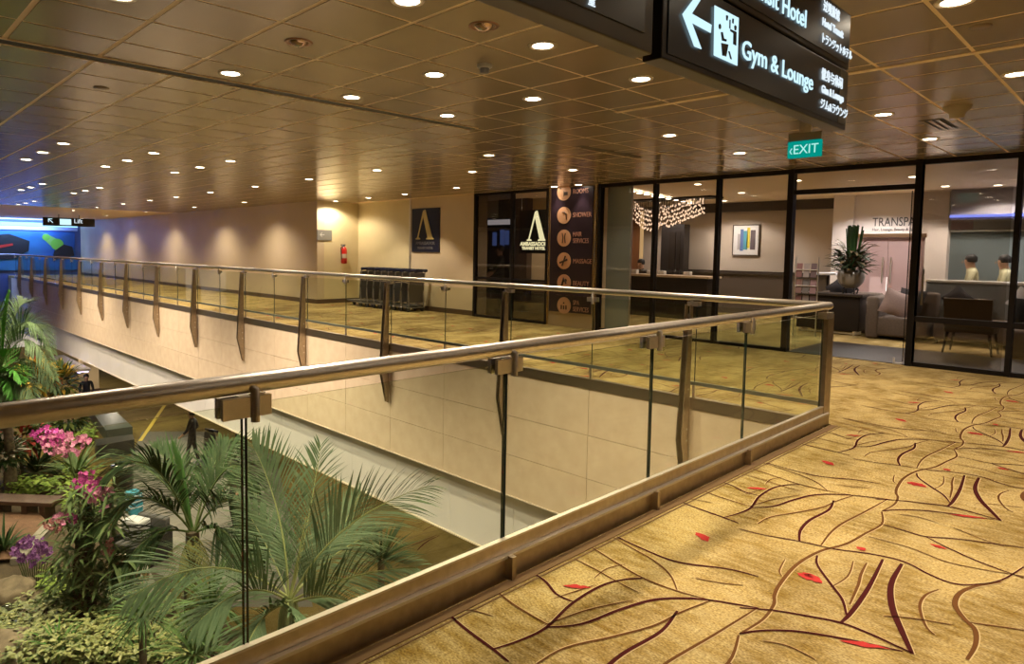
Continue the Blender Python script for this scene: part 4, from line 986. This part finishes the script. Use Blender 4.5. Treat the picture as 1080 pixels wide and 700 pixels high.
# white desk lamp style tray stand and lit shop counter
A = py(861,287,9.0); B = py(884,292,9.0)
t = thing('side_table', 'thin white topped stand between the rack and the vase', 'table', (0,0,0))
MB().bevbox((A.x,8.85,A.z-.05),(B.x,9.25,A.z),.01).build('table_top', mat('tray_white', (.75,.75,.78), .4), t)
MB().tube([((A.x+B.x)/2,9.05,0),((A.x+B.x)/2,9.05,A.z-.04)], .025).build('pole', DARKW, t)
MB().lathe([(.2,0),(.2,.015),(.03,.03)], ((A.x+B.x)/2,9.05,0), 16).build('base', DARKW, t)
A = py(918,292,10.9); B = py(932,312,10.9)
t = thing('display_box', 'small glowing display box behind the spa doors', 'display', (0,0,0))
MB().box((A.x,10.85,B.z),(B.x,11.1,A.z)).build('light_panel', emis('box_glow', (1,.93,.82), 1.6), t)
MB().box((A.x-.03,10.88,0),(B.x+.03,11.12,B.z)).build('pedestal', PINKW, t)
# spa name on the lit wall
t = thing('wall_lettering', 'grey spa name lettering on the white lounge wall', 'sign', (0,0,0))
SPL = mat('spa_letters', (.10,.085,.08), .5)
A = py(920,238.5,9.99); B = py(965,240,9.99)
o = text('lettering', 'TRANSPA', .26, SPL, t, (A.x, 9.99, A.z), (1,0,0), (0,0,1), .01)
wv = max(v.co.x for v in o.data.vertices)-A.x
for v in o.data.vertices: v.co.x = A.x+(v.co.x-A.x)*(B.x-A.x)/wv
o = text('lettering', 'Hair, Lounge, Beauty & Spa', .085, SPL, t, (A.x, 9.99, A.z-.10), (1,0,0), (0,0,1), .008)
wv = max(v.co.x for v in o.data.vertices)-A.x
for v in o.data.vertices: v.co.x = A.x+(v.co.x-A.x)*(B.x-A.x)/wv
# glow strip added for a cove reflected in the right panes; reading counter
A = py(1000,236,10.05)
t = thing('cove_or_reflection_strip', 'glowing violet blue strip added in the lounge for a cove reflected in the right panes', 'light', (0,0,0))
MB().box((-1.0,9.75,2.30),(4,9.80,2.35)).build('light_strip', emis('reflected_cove_glow', (.22,.28,1.0), 1.0), t)
MB().box((-1.0,9.80,2.26),(4,10.1,CEIL)).build('housing', mat('glow_strip_box', (.35,.33,.36), .6), t)
A = py(980,295,9.0)
t = thing('bar_counter', 'long narrow counter with a pale edge before the seated lounge guests', 'counter', (0,0,0))
MB().bevbox((A.x,8.75,1.04),(4,9.0,1.09),.008).build('countertop', mat('pale_top', (.7,.7,.68), .35), t)
MB().box((A.x,8.8,0),(4,8.95,1.04)).build('front', mat('counter_grey', (.25,.27,.28), .5), t)

# ================================================================== GARDEN
SOIL = mat('soil', (.06,.042,.022), .95, var=.3, scale=3, bump=.6, bscale=18)
def gz(x, y):            # height of the planting bed
    base = LOW+.06+.10*noise.noise(V((x*.6,y*.6,0)))
    return base+.55*math.exp(-((x+8.6)**2/3.2+(y+4.2)**2/2.2))
bed = MB(); nx, ny = 60, 34; bx0, bx1, by0, by1 = -27, -4.6, -9.0, -.4
def edge_y(x): return -1.35-.35*sin(x*.5)-(.9 if x < -10.5 else 0)*min(1, max(0, (-10.5-x)/2))
vs_ = []
for i in range(nx+1):
    for j in range(ny+1):
        x = bx0+(bx1-bx0)*i/nx; y = by0+(edge_y(x)-by0)*j/ny
        vs_.append((x, y, gz(x, y) if 0 < j < ny else LOW))
bed.add(vs_, [(i*(ny+1)+j, (i+1)*(ny+1)+j, (i+1)*(ny+1)+j+1, i*(ny+1)+j+1) for i in range(nx) for j in range(ny)], 0, True)
bed = bed.build('planting_bed', SOIL, kind='structure')
def hit(u, v, dz=0):
    d = ray(u, v); t_ = 3.0
    while t_ < 60:
        p = CAM+d*t_
        if p.z <= gz(p.x, p.y)+dz: return p
        t_ += .03
    return p
def frond(parent, P0, P1, P2, n, L, wd, m_, mr, name='frond', hang=.35, ang=55, rr=.014, start=.14, vee=.25, face=0):
    P0, P1, P2 = V(P0), V(P1), V(P2); mb = MB()
    bz = lambda t: P0*(1-t)**2+P1*2*t*(1-t)+P2*t*t
    pts = [bz(i/10) for i in range(11)]
    mb.tube(pts, [rr*(1-.8*i/10) for i in range(11)], 5, 1)
    for i in range(n):
        t = start+(1-start)*(i+.5)/n; p = bz(t); tg = (bz(min(1,t+.02))-bz(t-.02)).normalized()
        side = tg.cross(V((0,0,1)))
        side = side.normalized() if side.length > .05 else tg.cross(FW).normalized()
        if face:
            s2 = tg.cross(FW).normalized(); s2 = -s2 if s2.dot(side) < 0 else s2; side = (side*(1-face)+s2*face).normalized()
        nr_ = side.cross(tg)
        a = R(ang*(1-.55*t)+random.uniform(-4,4)); ll = L*(.55+.6*sin(pi*min(1,t*.9+.12)))*random.uniform(.9,1.1)*(1-.35*max(0,t-.8)/.2)
        for s in (-1, 1):
            d = tg*cos(a)+side*s*sin(a)+nr_*vee+V((random.uniform(-.05,.05),random.uniform(-.05,.05),random.uniform(-.05,.05)))
            leaf(mb, p, d, ll, wd*random.uniform(.85,1.1), 0, hang*random.uniform(.7,1.3), 4, .12)
    return mb.build(name, [m_, mr], parent)
def leafmat(n, a, b, rough=.4): return mat(n, a, .62, spec=.2, col2=b, scale=3)
ARE = leafmat('areca_green', (.085,.145,.07), (.15,.225,.125)); ARR = mat('areca_stem', (.32,.36,.14), .45)
DPG = leafmat('deep_palm_green', (.014,.036,.010), (.035,.072,.02)); DPR = mat('palm_rib', (.10,.15,.04), .5)
LPG = leafmat('pale_palm_green', (.045,.085,.03), (.095,.15,.06)); BRG = leafmat('bright_palm_green', (.04,.16,.02), (.09,.28,.04))
DRY = leafmat('drying_palm', (.16,.17,.05), (.26,.25,.09)); BARK = mat('palm_bark', (.13,.10,.065), .85, var=.3, scale=14, bump=.5, bscale=30)
# areca palm just below the near railing
c0 = pd(305,640,7.4); ar = thing('areca_palm', 'large pale green feathery palm just below the near railing', 'palm', (c0.x,c0.y,gz(c0.x,c0.y)))
ao = V(ar.location)
stm = MB()
for k2 in range(7):
    a_ = k2*.9; q = V((.16*cos(a_),.16*sin(a_),0)); stm.tube([q*1.3+V((0,0,-.1)), q+V((0,0,1.3)), V((0,0,c0.z-ao.z))*.97+q*.5, V((0,0,c0.z-ao.z))+q*.3+V((0,0,.1))], [.05,.045,.04,.03], 8)
stm.build('stem', mat('areca_trunk', (.14,.17,.07), .6, var=.2), ar)
def fro(par, o_, pts, Ds, n, L, wd, m_, mr, **k): return frond(par, *[pd(*p, D)-o_ for p, D in zip(pts, Ds)], n, L, wd, m_, mr, **k)
AF = [([(306,635),(345,545),(452,512)],(7.4,7.2,6.9),46,.62), ([(304,630),(303,540),(266,468)],(7.4,7.6,7.9),44,.60), ([(306,632),(325,560),(338,470)],(7.4,7.8,8.2),34,.50),
      ([(304,630),(225,565),(135,632)],(7.4,7.0,6.6),48,.58), ([(306,634),(370,600),(440,598)],(7.4,7.0,6.8),34,.45), ([(306,636),(360,615),(400,655)],(7.4,6.9,6.5),30,.42),
      ([(304,634),(260,600),(205,660)],(7.4,6.8,6.4),34,.5), ([(304,636),(300,640),(330,690)],(7.4,6.7,6.2),30,.5), ([(305,634),(290,585),(255,530)],(7.4,8.0,8.5),34,.5),
      ([(305,634),(350,575),(402,560)],(7.4,7.9,8.4),32,.45), ([(305,636),(270,640),(255,700)],(7.4,6.8,6.3),32,.5), ([(305,630),(340,600),(380,520)],(7.4,8.0,8.6),32,.5)]
for pts, Ds, n_, L_ in AF: fro(ar, ao, pts, Ds, int(n_*1.1), L_*1.05, .030, ARE, ARR, hang=.5, ang=52, rr=.015, vee=.15, face=.75)
sp_ = MB(); a0_, b0_ = pd(306,630,7.4)-ao, pd(323,545,7.4)-ao; sp_.tube([a0_, (a0_+b0_)/2, b0_], [.02,.012,.003], 6); sp_.build('spear_leaf', ARR, ar)
# dark green manila palm with its spear leaf
c0 = pd(203,560,11.6); b_ = pz(207,642,LOW)
mp_ = thing('manila_palm', 'dark green arching palm with an upright spear leaf beside the grey path', 'palm', (c0.x, c0.y, gz(c0.x,c0.y))); mo = V(mp_.location)
MB().tube([V((0,0,-.1)), V((0,0,(c0.z-mo.z)*.6)), c0-mo], [.17,.14,.11], 12).build('trunk', BARK, mp_)
MF = [([(202,560),(165,455),(112,500)],(11.6,11.3,11),40,.62), ([(202,560),(150,490),(95,560)],(11.6,11.2,10.7),40,.6), ([(202,562),(155,545),(122,612)],(11.6,11.1,10.7),36,.6),
      ([(206,560),(238,455),(272,510)],(11.6,11.6,11.5),40,.62), ([(206,560),(255,480),(280,590)],(11.6,11.4,11.1),40,.6), ([(206,562),(240,540),(262,600)],(11.6,11.2,10.8),34,.55),
      ([(204,560),(190,490),(160,470)],(11.6,12.2,12.7),34,.6), ([(205,560),(220,490),(240,465)],(11.6,12.2,12.8),34,.6), ([(204,560),(180,500),(135,485)],(11.6,11.9,12.2),34,.6)]
for pts, Ds, n_, L_ in MF: fro(mp_, mo, pts, Ds, int(n_*1.5), L_*1.2, .038, DPG, DPR, hang=1.0, ang=50, rr=.022, vee=.3, face=.4)
for pts in ([(204,566),(188,575),(186,630)],[(206,566),(222,575),(226,632)],[(205,566),(208,590),(206,640)]): fro(mp_, mo, pts, (11.5,11.1,11.0), 18, .34, .035, DRY, DRY, hang=.6, rr=.016)
sb_ = MB()
for k2 in range(7): leaf(sb_, pd(199+k2*.6,560,11.6)-mo, (pd(176+k2*2.2,452+abs(k2-1)*9,11.6)-pd(199,560,11.6)), (pd(176,452,11.6)-pd(199,560,11.6)).length*(1-.03*k2), .07, 0, .02)
sb_.build('spear_leaf', leafmat('spear_green', (.05,.14,.035), (.08,.2,.05)), mp_)
# tall pale palm at the left picture edge
c0 = pd(2,385,17.0); b_ = pz(12,522,LOW)
lp = thing('feather_palm', 'pale green feathery palm rising above the handrail at the left edge', 'palm', (b_.x,b_.y,gz(b_.x,b_.y))); lo_ = V(lp.location)
MB().tube([V((0,0,-.1)), V((0,0,1.2)), c0-lo_], [.16,.12,.10], 10).build('trunk', BARK, lp)
LF = [([(2,385),(25,300),(57,372)],(17,16.8,16.6)), ([(2,385),(30,325),(58,398)],(17,16.6,16.2)), ([(2,388),(35,360),(60,412)],(17,16.6,16.3)), ([(2,390),(22,380),(40,430)],(17,16.4,16)),
      ([(0,385),(10,310),(-30,330)],(17,16.8,16.6)), ([(2,385),(15,315),(30,318)],(17,17.5,18)), ([(0,390),(-20,360),(-50,420)],(17,16.6,16.4)), ([(1,390),(8,390),(12,440)],(17,16.4,16)), ([(1,388),(-5,385),(-20,430)],(17,16.4,16)), ([(2,385),(18,335),(42,345)],(17,17.3,17.6))]
for pts, Ds in LF: fro(lp, lo_, pts, Ds, 46, .55, .028, LPG, DPR, hang=.5, ang=52, rr=.018, vee=.2, face=.6)
for pts in ([(2,385),(4,350),(10,308)], [(1,386),(0,350),(-4,320)]): fro(lp, lo_, pts, (17,17,17), 22, .35, .045, BRG, DPR, hang=.15, rr=.018)
for pts in ([(0,400),(12,378),(22,402)],[(0,405),(10,392),(14,418)],[(-2,402),(4,375),(8,370)]): fro(lp, lo_, pts, (16.5,16.3,16.1), 22, .45, .05, BRG, DPR, hang=.3, rr=.018)
# rosettes of narrow blades
def rosette(name, label, cat, u, v, D, n, L, wd, m_, up=(.2,1.3), droop=.7, blade='blade_cluster', dz=0, P=None):
    if P is None:
        P = pd(u, v, D) if D else hit(u, v)
    g0 = gz(P.x, P.y); t = thing(name, label, cat, (P.x, P.y, g0)); h = max(.05, P.z-g0)
    if h > .15: MB().tube([(0,0,-.05),(0,0,h)], [.06,.045], 8).build('stem', BARK, t)
    mb = MB()
    for k2 in range(n):
        a_ = random.uniform(0,2*pi); el = random.uniform(*up)
        leaf(mb, (.03*cos(a_),.03*sin(a_),h), (cos(a_)*cos(el),sin(a_)*cos(el),sin(el)), L*random.uniform(.75,1.15), wd, 0, droop*random.uniform(.6,1.3))
    mb.build(blade, m_, t); return t
YUC = leafmat('dracaena_green', (.05,.11,.03), (.12,.20,.06))
rosette('dracaena', 'spiky green rosette plant in front of the large feathery palm', 'plant', 222,640,8.0, 110,.62,.030, YUC, (-.1,1.4), 1.0)
rosette('dracaena', 'spiky green rosette plant partly hidden by the near kerb', 'plant', 205,690,7.4, 90,.55,.030, YUC, (-.1,1.4), 1.0)
rosette('dracaena', 'drooping grassy plant between the orchid bush and the feathery palm', 'plant', 150,650,8.8, 90,.55,.028, YUC, (0,1.3), 1.0)
rosette('dracaena', 'dark spiky plant behind the right fronds of the feathery palm', 'plant', 402,590,8.6, 60,.55,.034, DPG, (.2,1.2), .4)
rosette('lily_plant', 'dark strap leaved plant at the left edge beside the grey kerb', 'plant', 4,585,None, 70,.75,.05, DPG, (.3,1.4), 1.1)
rosette('lily_plant', 'broad strap leaved dark plant behind the brown bench', 'plant', 38,500,None, 80,1.1,.08, DPG, (.4,1.4), 1.0)
rosette('lily_plant', 'strap leaved plant with pale tips beside the purple orchids', 'plant', 80,505,None, 40,1.2,.09, leafmat('strap_green', (.06,.12,.04), (.20,.27,.13)), (.4,1.4), .9)
rosette('fern', 'light green fern in front of the orchid bush', 'fern', 62,690,None, 80,.45,.03, leafmat('fern_green', (.07,.17,.04), (.13,.28,.07)), (.2,1.3), 1.0)
rosette('fern', 'fern at the bottom of the picture left of the near kerb', 'fern', 150,697,None, 80,.45,.03, YUC, (.2,1.3), 1.0)
# orchid bush
OP = pz(88,655,LOW+.25); ob = thing('orchid_bush', 'leafy orchid bush with pink and purple blooms climbing a dark trunk', 'orchid', (OP.x,OP.y,gz(OP.x,OP.y))); oo = V(ob.location); OD = (OP-CAM).dot(FW)
tk = MB()
for k2, (du, r_) in enumerate(((0,.13),(-8,.09),(9,.09))): tk.tube([pd(88+du,668,OD)-oo, pd(88+du*.8,600,OD)-oo, pd(90+du*.5,530,OD)-oo], [r_,r_*.8,r_*.4], 9)
tk.build('trunk', mat('dark_trunk', (.06,.038,.022), .9, var=.3, scale=10, bump=.6, bscale=25), ob)
OL = leafmat('orchid_leaf', (.045,.085,.025), (.12,.17,.06))
for (u0,u1,v0,v1,n_) in ((55,125,545,620,330),(70,125,510,560,190),(60,140,590,640,190),(75,115,620,650,50)):
    lb = MB()
    for k2 in range(n_):
        p = pd(random.uniform(u0,u1), random.uniform(v0,v1), OD+random.uniform(-.55,.55))-oo; a_ = random.uniform(0,2*pi)
        leaf(lb, p, (cos(a_),sin(a_),random.uniform(-.5,.8)), random.uniform(.28,.50), random.uniform(.035,.06), 0, .9)
    lb.build('foliage', OL, ob)
PK = mat('bloom_pink', (.45,.08,.24), .6, col2=(.66,.30,.44), scale=20); MG = mat('bloom_magenta', (.36,.02,.20), .6, col2=(.55,.08,.34), scale=20)
PU = mat('bloom_purple', (.13,.03,.17), .6, col2=(.26,.09,.32), scale=20); RW = mat('bloom_rose', (.42,.06,.10), .6, col2=(.66,.38,.36), scale=20); YE = mat('bloom_cream', (.6,.45,.14), .6, col2=(.5,.25,.2), scale=20)
def blooms(u, v, ru, rv, n, m_, D, parent, o_, s=.045):
    mb = MB()
    for k2 in range(n):
        a_ = random.uniform(0,2*pi); r_ = math.sqrt(random.random()); p = pd(u+ru*1.25*r_*cos(a_)+random.gauss(0,1.5), v+rv*1.15*r_*sin(a_)+random.gauss(0,1.5), D+random.uniform(-.22,.22))-o_
        nd = (V((random.uniform(-1,1),random.uniform(-1,1),random.uniform(-.2,1)))-FW*1.2).normalized(); t1 = nd.orthogonal().normalized(); t2 = nd.cross(t1)
        for q in range(5):
            b_ = q*2*pi/5+a_; d1 = t1*cos(b_)+t2*sin(b_); d2 = t1*-sin(b_)+t2*cos(b_)
            mb.add([p, p+d1*s*.6+d2*s*.42, p+d1*s+nd*s*.2, p+d1*s*.6-d2*s*.42], [(0,1,2,3)])
    return mb.build('bloom_cluster', m_, parent)
for u, v, ru, rv, n_, m_ in ((52,460,14,8,46,MG),(70,467,20,11,90,PK),(92,512,13,14,70,MG),(108,524,10,12,50,PK),(62,547,6,5,16,PK),(56,555,7,6,20,RW),(76,546,5,5,14,MG),(92,561,6,5,16,PU),(116,578,6,7,24,RW),(128,607,11,6,36,RW),(146,607,8,5,24,YE),(137,612,10,4,20,PU)):
    blooms(u, v, ru, rv, n_, m_, OD-.2, ob, oo)
for u, v, w0 in ((70,470,88),(100,518,92),(116,580,100),(60,552,82)):
    MB().tube([pd(w0,580,OD)-oo, pd((u+w0)/2+3,(v+560)/2,OD-.1)-oo, pd(u,v,OD-.2)-oo], .012, 5).build('flower_stem', mat('flower_stem', (.09,.14,.04), .6), ob)
PP = pz(38,612,LOW+.2); pb = thing('orchid_clump', 'deep purple orchid clump on thin stems left of the leafy bush', 'orchid', (PP.x,PP.y,gz(PP.x,PP.y))); po = V(pb.location); PD = (PP-CAM).dot(FW)
blooms(34,582,16,13,130,PU,PD,pb,po,.05)
ps_ = MB()
for k2 in range(12): ps_.tube([pd(30+k2*1.2,622,PD)-po, pd(18+k2*3,590,PD+random.uniform(-.1,.1))-po], .01, 5)
ps_.build('flower_stem', mat('flower_stem', (.09,.14,.04), .6), pb)
# rocks round the pond
ROCK = mat('garden_rock', (.20,.155,.10), .85, var=.3, scale=5, bump=.7, bscale=9)
def rock(u, v, r, sc, label, seed):
    bm = bmesh.new(); bmesh.ops.create_icosphere(bm, subdivisions=3, radius=r)
    for vv in bm.verts:
        n_ = vv.co.normalized(); vv.co = V((vv.co.x*sc[0], vv.co.y*sc[1], vv.co.z*sc[2]))*(1+.30*noise.noise(n_*1.6+V((seed,0,0)))+.10*noise.noise(n_*5+V((0,seed,0))))
    me = bpy.data.meshes.new('boulder'); bm.to_mesh(me); bm.free(); me.materials.append(ROCK)
    for p in me.polygons: p.use_smooth = True
    o = bpy.data.objects.new('boulder', me); C.objects.link(o); P = hit(u, v); o.location = (P.x, P.y, gz(P.x,P.y)+r*sc[2]*.35); tag(o, label, 'rock')
rock(12,628,.34,(1.2,1.1,.7),'large pale boulder at the pond edge by the left picture edge',1)
rock(36,636,.22,(1,1.3,.8),'smaller boulder right of the large pond boulder',4)
rock(30,652,.16,(1.1,1.1,.7),'small low stone in front of the pond boulders',7)
rock(14,690,.36,(1.6,1.0,.6),'flat mossy boulder in the bottom left corner',11)
P = hit(8,655); tag(MB().lathe([(0,0),(.45,.01),(.5,.03),(.55,.02)], (P.x,P.y,gz(P.x,P.y)+.03), 20).build('pond', mat('pond_water', (.03,.032,.02), .05)), 'small dark pond between the boulders at the left edge', 'pond')
# variegated ground cover: far too many leaves to count
GC = mat('ivy_variegated', (.06,.11,.02), .5, col2=(.38,.38,.14), scale=9); gm_ = MB()
for k2 in range(5200):
    u = random.uniform(-10,215); v = random.uniform(612,712)
    if v < 630+max(0,45-u)*.55 or (60 < u < 112 and v < 668 and random.random() < .75): continue
    if not -20 < u < 135 and random.random() < .45: continue
    p = hit(u, v)
    if p.y > edge_y(p.x)-.1: continue
    p = V((p.x, p.y, gz(p.x,p.y)+random.uniform(.03,.30))); a_ = random.uniform(0,2*pi)
    leaf(gm_, p, (cos(a_),sin(a_),random.uniform(-.2,.6)), random.uniform(.07,.14), random.uniform(.045,.08), 0, .5, 2)
gm_.build('ground_ivy', GC, kind='stuff')['label'] = 'pale variegated ground cover over the bottom left bed'
gm2 = MB()
for k2 in range(1300):
    u, v = random.choice(((random.uniform(5,60), random.uniform(514,524)), (random.uniform(62,105), random.uniform(500,545)), (random.uniform(70,100), random.uniform(455,470)), (random.uniform(45,85),random.uniform(615,640))))
    p = hit(u, v); p = V((p.x,p.y,gz(p.x,p.y)+random.uniform(.02,.35))); a_ = random.uniform(0,2*pi)
    leaf(gm2, p, (cos(a_),sin(a_),random.uniform(0,.8)), random.uniform(.12,.2), random.uniform(.07,.11), 0, .5, 2)
gm2.build('ground_ivy', leafmat('ivy_lime', (.12,.22,.03), (.28,.38,.07)), kind='stuff')['label'] = 'lime green ground cover around the bench and orchids'
# shrubs further back
def shrub(u, v, D, ru, rv, label, ms, n=260, s=.16, name='shrub'):
    P = pd(u, v, D); g0 = gz(P.x,P.y) if P.y < -1 else LOW; t = thing(name, label, 'shrub', (P.x,P.y,g0)); o_ = V(t.location); k2 = D/F
    MB().tube([(0,0,-.05), (.05,0,(P.z-g0)*.6), P-o_], [.06,.05,.02], 7).build('stem', BARK, t)
    for mi, m_ in enumerate(ms):
        mb = MB()
        for q in range(n//len(ms)):
            d = V((random.gauss(0,1),random.gauss(0,1),random.gauss(0,1))).normalized()*random.uniform(.5,1)
            p = P-o_+V((d.x*ru*k2, d.y*ru*k2, d.z*rv*k2)); p.z = max(.05, p.z)
            leaf(mb, p, d+V((0,0,.3)), s*random.uniform(.7,1.3), s*.42, 0, .5, 2)
        mb.build('foliage', m_, t)
CY_ = leafmat('croton_yellow', (.35,.22,.02), (.5,.36,.05)); CG_ = leafmat('croton_green', (.06,.10,.02), (.14,.16,.03)); CR_ = leafmat('croton_red', (.22,.02,.02), (.35,.06,.03))
shrub(38,398,22,18,17,'yellow orange croton shrub above the handrail at the left',[CY_,CY_,CG_],300,.3)
shrub(64,402,23,18,17,'green yellow croton shrub beside the beige column',[CG_,CY_,DPG],300,.3)
shrub(28,395,24,16,12,'dark shrub with red leaves behind the pale palm',[CR_,DPG,DPG],280,.3)
shrub(22,460,18.5,26,14,'dark green shrub under the near handrail at the left',[DPG,CG_,CR_],340,.3)
shrub(5,478,17.5,14,12,'dark shrub at the left edge beside the palm trunk',[DPG,DPG,mat('bloom_cream_dull',(.4,.36,.3),.7)],260,.26)
shrub(70,440,20,20,10,'low dark shrub behind the pink orchids',[DPG,CG_],260,.28)
# bench, kerbs, bins, bags
BN = mat('bench_wood', (.06,.028,.018), .5, var=.25, scale=10)
a = pz(-12,545,LOW); b = pz(62,548,LOW); d = (b-a); L_ = d.length; ang_ = math.atan2(d.y, d.x)
be = thing('bench', 'long dark brown backless bench among the plants at the left', 'bench', (a.x,a.y,LOW), ang_)
MB().bevbox((0,-.25,.40),(L_,.25,.50),.02).build('seat', BN, be)
for x in (.3, L_*.55, L_-.35): MB().bevbox((x,-.2,0),(x+.14,.2,.40),.01).build('leg', BN, be)
GK = mat('grey_kerb', (.24,.22,.18), .7, var=.15, scale=6)
def kerb(p, q, label, h=.22, wd=.12):
    p, q = V((p.x,p.y,LOW)), V((q.x,q.y,LOW)); d = (q-p).normalized(); n_ = V((-d.y,d.x,0))*wd
    tag(MB().prism([p-n_,p+n_,q+n_,q-n_], (0,0,h)).build('stone_kerb', GK), label, 'kerb')
kerb(pz(18,600,LOW), pz(52,562,LOW), 'grey stone kerb beside the brown path at the left')
kerb(pz(168,655,LOW), pz(120,540,LOW), 'grey stone kerb between the orchid bush and the grey path')
tag(MB().prism([pz(-15,600,LOW)+V((0,0,.17)), pz(20,598,LOW)+V((0,0,.17)), pz(52,560,LOW)+V((0,0,.17)), pz(40,548,LOW)+V((0,0,.17)), pz(-15,548,LOW)+V((0,0,.17))], (0,0,.02)).build('floor', mat('brown_path', (.13,.065,.035), .8, var=.2, scale=6)), 'reddish brown path in front of the bench', 'path')
# dark green slab planter edges beyond the orchids
SLB = mat('slate_ledge', (.07,.085,.075), .35)
tag(MB().prism([pz(88,432,LOW), pz(108,430,LOW), pz(140,462,LOW), pz(112,466,LOW)], (0,0,.4)).build('planter_ledge', SLB), 'long grey green planter ledge beyond the pink orchids', 'ledge')
tag(MB().prism([pz(100,478,LOW), pz(140,472,LOW), pz(142,478,LOW), pz(102,485,LOW)], (0,0,.45)).build('planter_ledge', mat('dark_ledge', (.03,.03,.028), .5)), 'dark low ledge right of the pink orchids', 'ledge')
P = pz(130,522,LOW); t = thing('litter_bin', 'black litter bin behind the left fronds of the dark green palm', 'bin', (P.x,P.y,LOW))
MB().lathe([(.2,0),(.24,.02),(.27,.78),(.29,.80),(.25,.82),(.23,.7)], sides=18).build('bin_body', BLACK, t); MB().lathe([(.29,.80),(.29,.84),(.2,.86)], sides=18).build('bin_rim', STEEL, t)
P = pz(140,545,LOW)
t = thing('bag', 'small light blue striped bag beside the black litter bin', 'bag', (P.x-.2,P.y+.1,LOW+0))
MB().bevbox((-.22,-.15,.0),(.22,.15,.55),.06).build('bag_body', mat('bag_blue', (.05,.32,.45), .6), t)
for z in (.2,.34,.48): MB().bevbox((-.225,-.155,z),(.225,.155,z+.035),.01).build('stripe', mat('stripe_white', (.6,.68,.7), .6), t)
P = pz(150,590,LOW); t = thing('seat', 'grey lounge seat with black sides partly hidden by the dark green palm', 'chair', (P.x,P.y,LOW), R(25))
MB().bevbox((-.4,-.35,.28),(.4,.35,.44),.05).build('seat_cushion', mat('seat_grey', (.10,.10,.10), .7), t)
MB().bevbox((-.4,.25,.4),(.4,.4,.85),.05).build('backrest', mat('seat_grey', (.10,.10,.10), .7), t)
for s in (-1,1): MB().bevbox((s*.42-.03,-.35,0),(s*.42+.03,.4,.55),.015).build('side_panel', BLACK, t)
P = pz(126,585,LOW); t = thing('bag', 'white bag with dark stripes standing on the seat beside the orchid bush', 'bag', (P.x+.1,P.y+.2,LOW+.44), R(25))
t.location = V((pz(150,590,LOW).x-.1, pz(150,590,LOW).y-.05, LOW+.44))
MB().bevbox((-.28,-.16,0),(.22,.16,.42),.05).build('bag_body', mat('bag_white', (.55,.56,.58), .6), t)
for k2 in range(3): MB().bevbox((-.29,-.165,.08+k2*.11),(.23,.165,.11+k2*.11),.008).build('stripe', mat('stripe_dark', (.03,.03,.04), .6), t)
P = pz(112,628,LOW+.3); t = thing('plant_label', 'small framed plant label beside the orchid bush', 'plant label', pd(128,593,OD+.4), R(40))
MB().box((-.14,-.01,-.12),(.14,.01,.12)).build('board', BLACK, t); MB().box((-.17,-.005,-.15),(.17,.02,-.12)).box((-.17,-.005,.12),(.17,.02,.15)).box((-.17,-.005,-.15),(-.14,.02,.15)).box((.14,-.005,-.15),(.17,.02,.15)).build('label_frame', STEEL, t)
gzl = gz(t.location.x, t.location.y)-t.location.z; MB().tube([(0,.01,-.15),(0,.01,gzl-.05)], .012, 6).build('stake', STEEL, t)
# lower shops glimpsed under the white fascia
P = pz(94,412,LOW); t = thing('column', 'cream square column on the lower floor under the white fascia', 'column', (P.x,P.y,LOW))
MB().box((-.45,-.3,0),(.45,.3,2.3)).build('shaft', mat('cream_column', (.60,.48,.30), .5), t); MB().box((-.5,-.35,0),(.5,.35,.15)).build('plinth', BASEB, t)
P = pz(105,404,LOW); t = thing('column', 'grey square column right of the cream one on the lower floor', 'column', (P.x-1.5,P.y+1.5,LOW))
MB().box((-.4,-.4,0),(.4,.4,2.3)).build('shaft', mat('grey_column', (.28,.27,.25), .5), t); MB().box((-.45,-.45,0),(.45,.45,.12)).build('plinth', BASEB, t)
P = pz(85,413,LOW); t = thing('shop_panel', 'orange shop panel on the lower floor beside the cream column', 'panel', (P.x-.5,P.y-1.0,LOW), R(50))
MB().bevbox((-.4,-.1,0),(.4,.1,1.0),.02).build('panel_board', mat('orange_panel', (.34,.09,.025), .5), t); MB().bevbox((-.45,-.12,0),(.45,.12,.1),.01).build('plinth', BLACK, t)
t = thing('strip_light', 'white violet strip light under the lower ceiling at the far left', 'light', (0,0,0))
a = pd(62,378,30); b = pd(88,392,27)
zc = -2.72; a = pz(60,377,zc-.1); b = pz(88,391.5,zc-.1); d = (b-a).normalized(); n_ = V((-d.y,d.x,0))*.16
MB().prism([a-n_,a+n_,b+n_,b-n_], (0,0,-.05)).build('tube', emis('strip_violet', (.72,.62,1.0), 1.0), t)
MB().prism([a-n_*1.5,a+n_*1.5,b+n_*1.5,b-n_*1.5], (0,0,.08)).build('housing', STEEL, t)
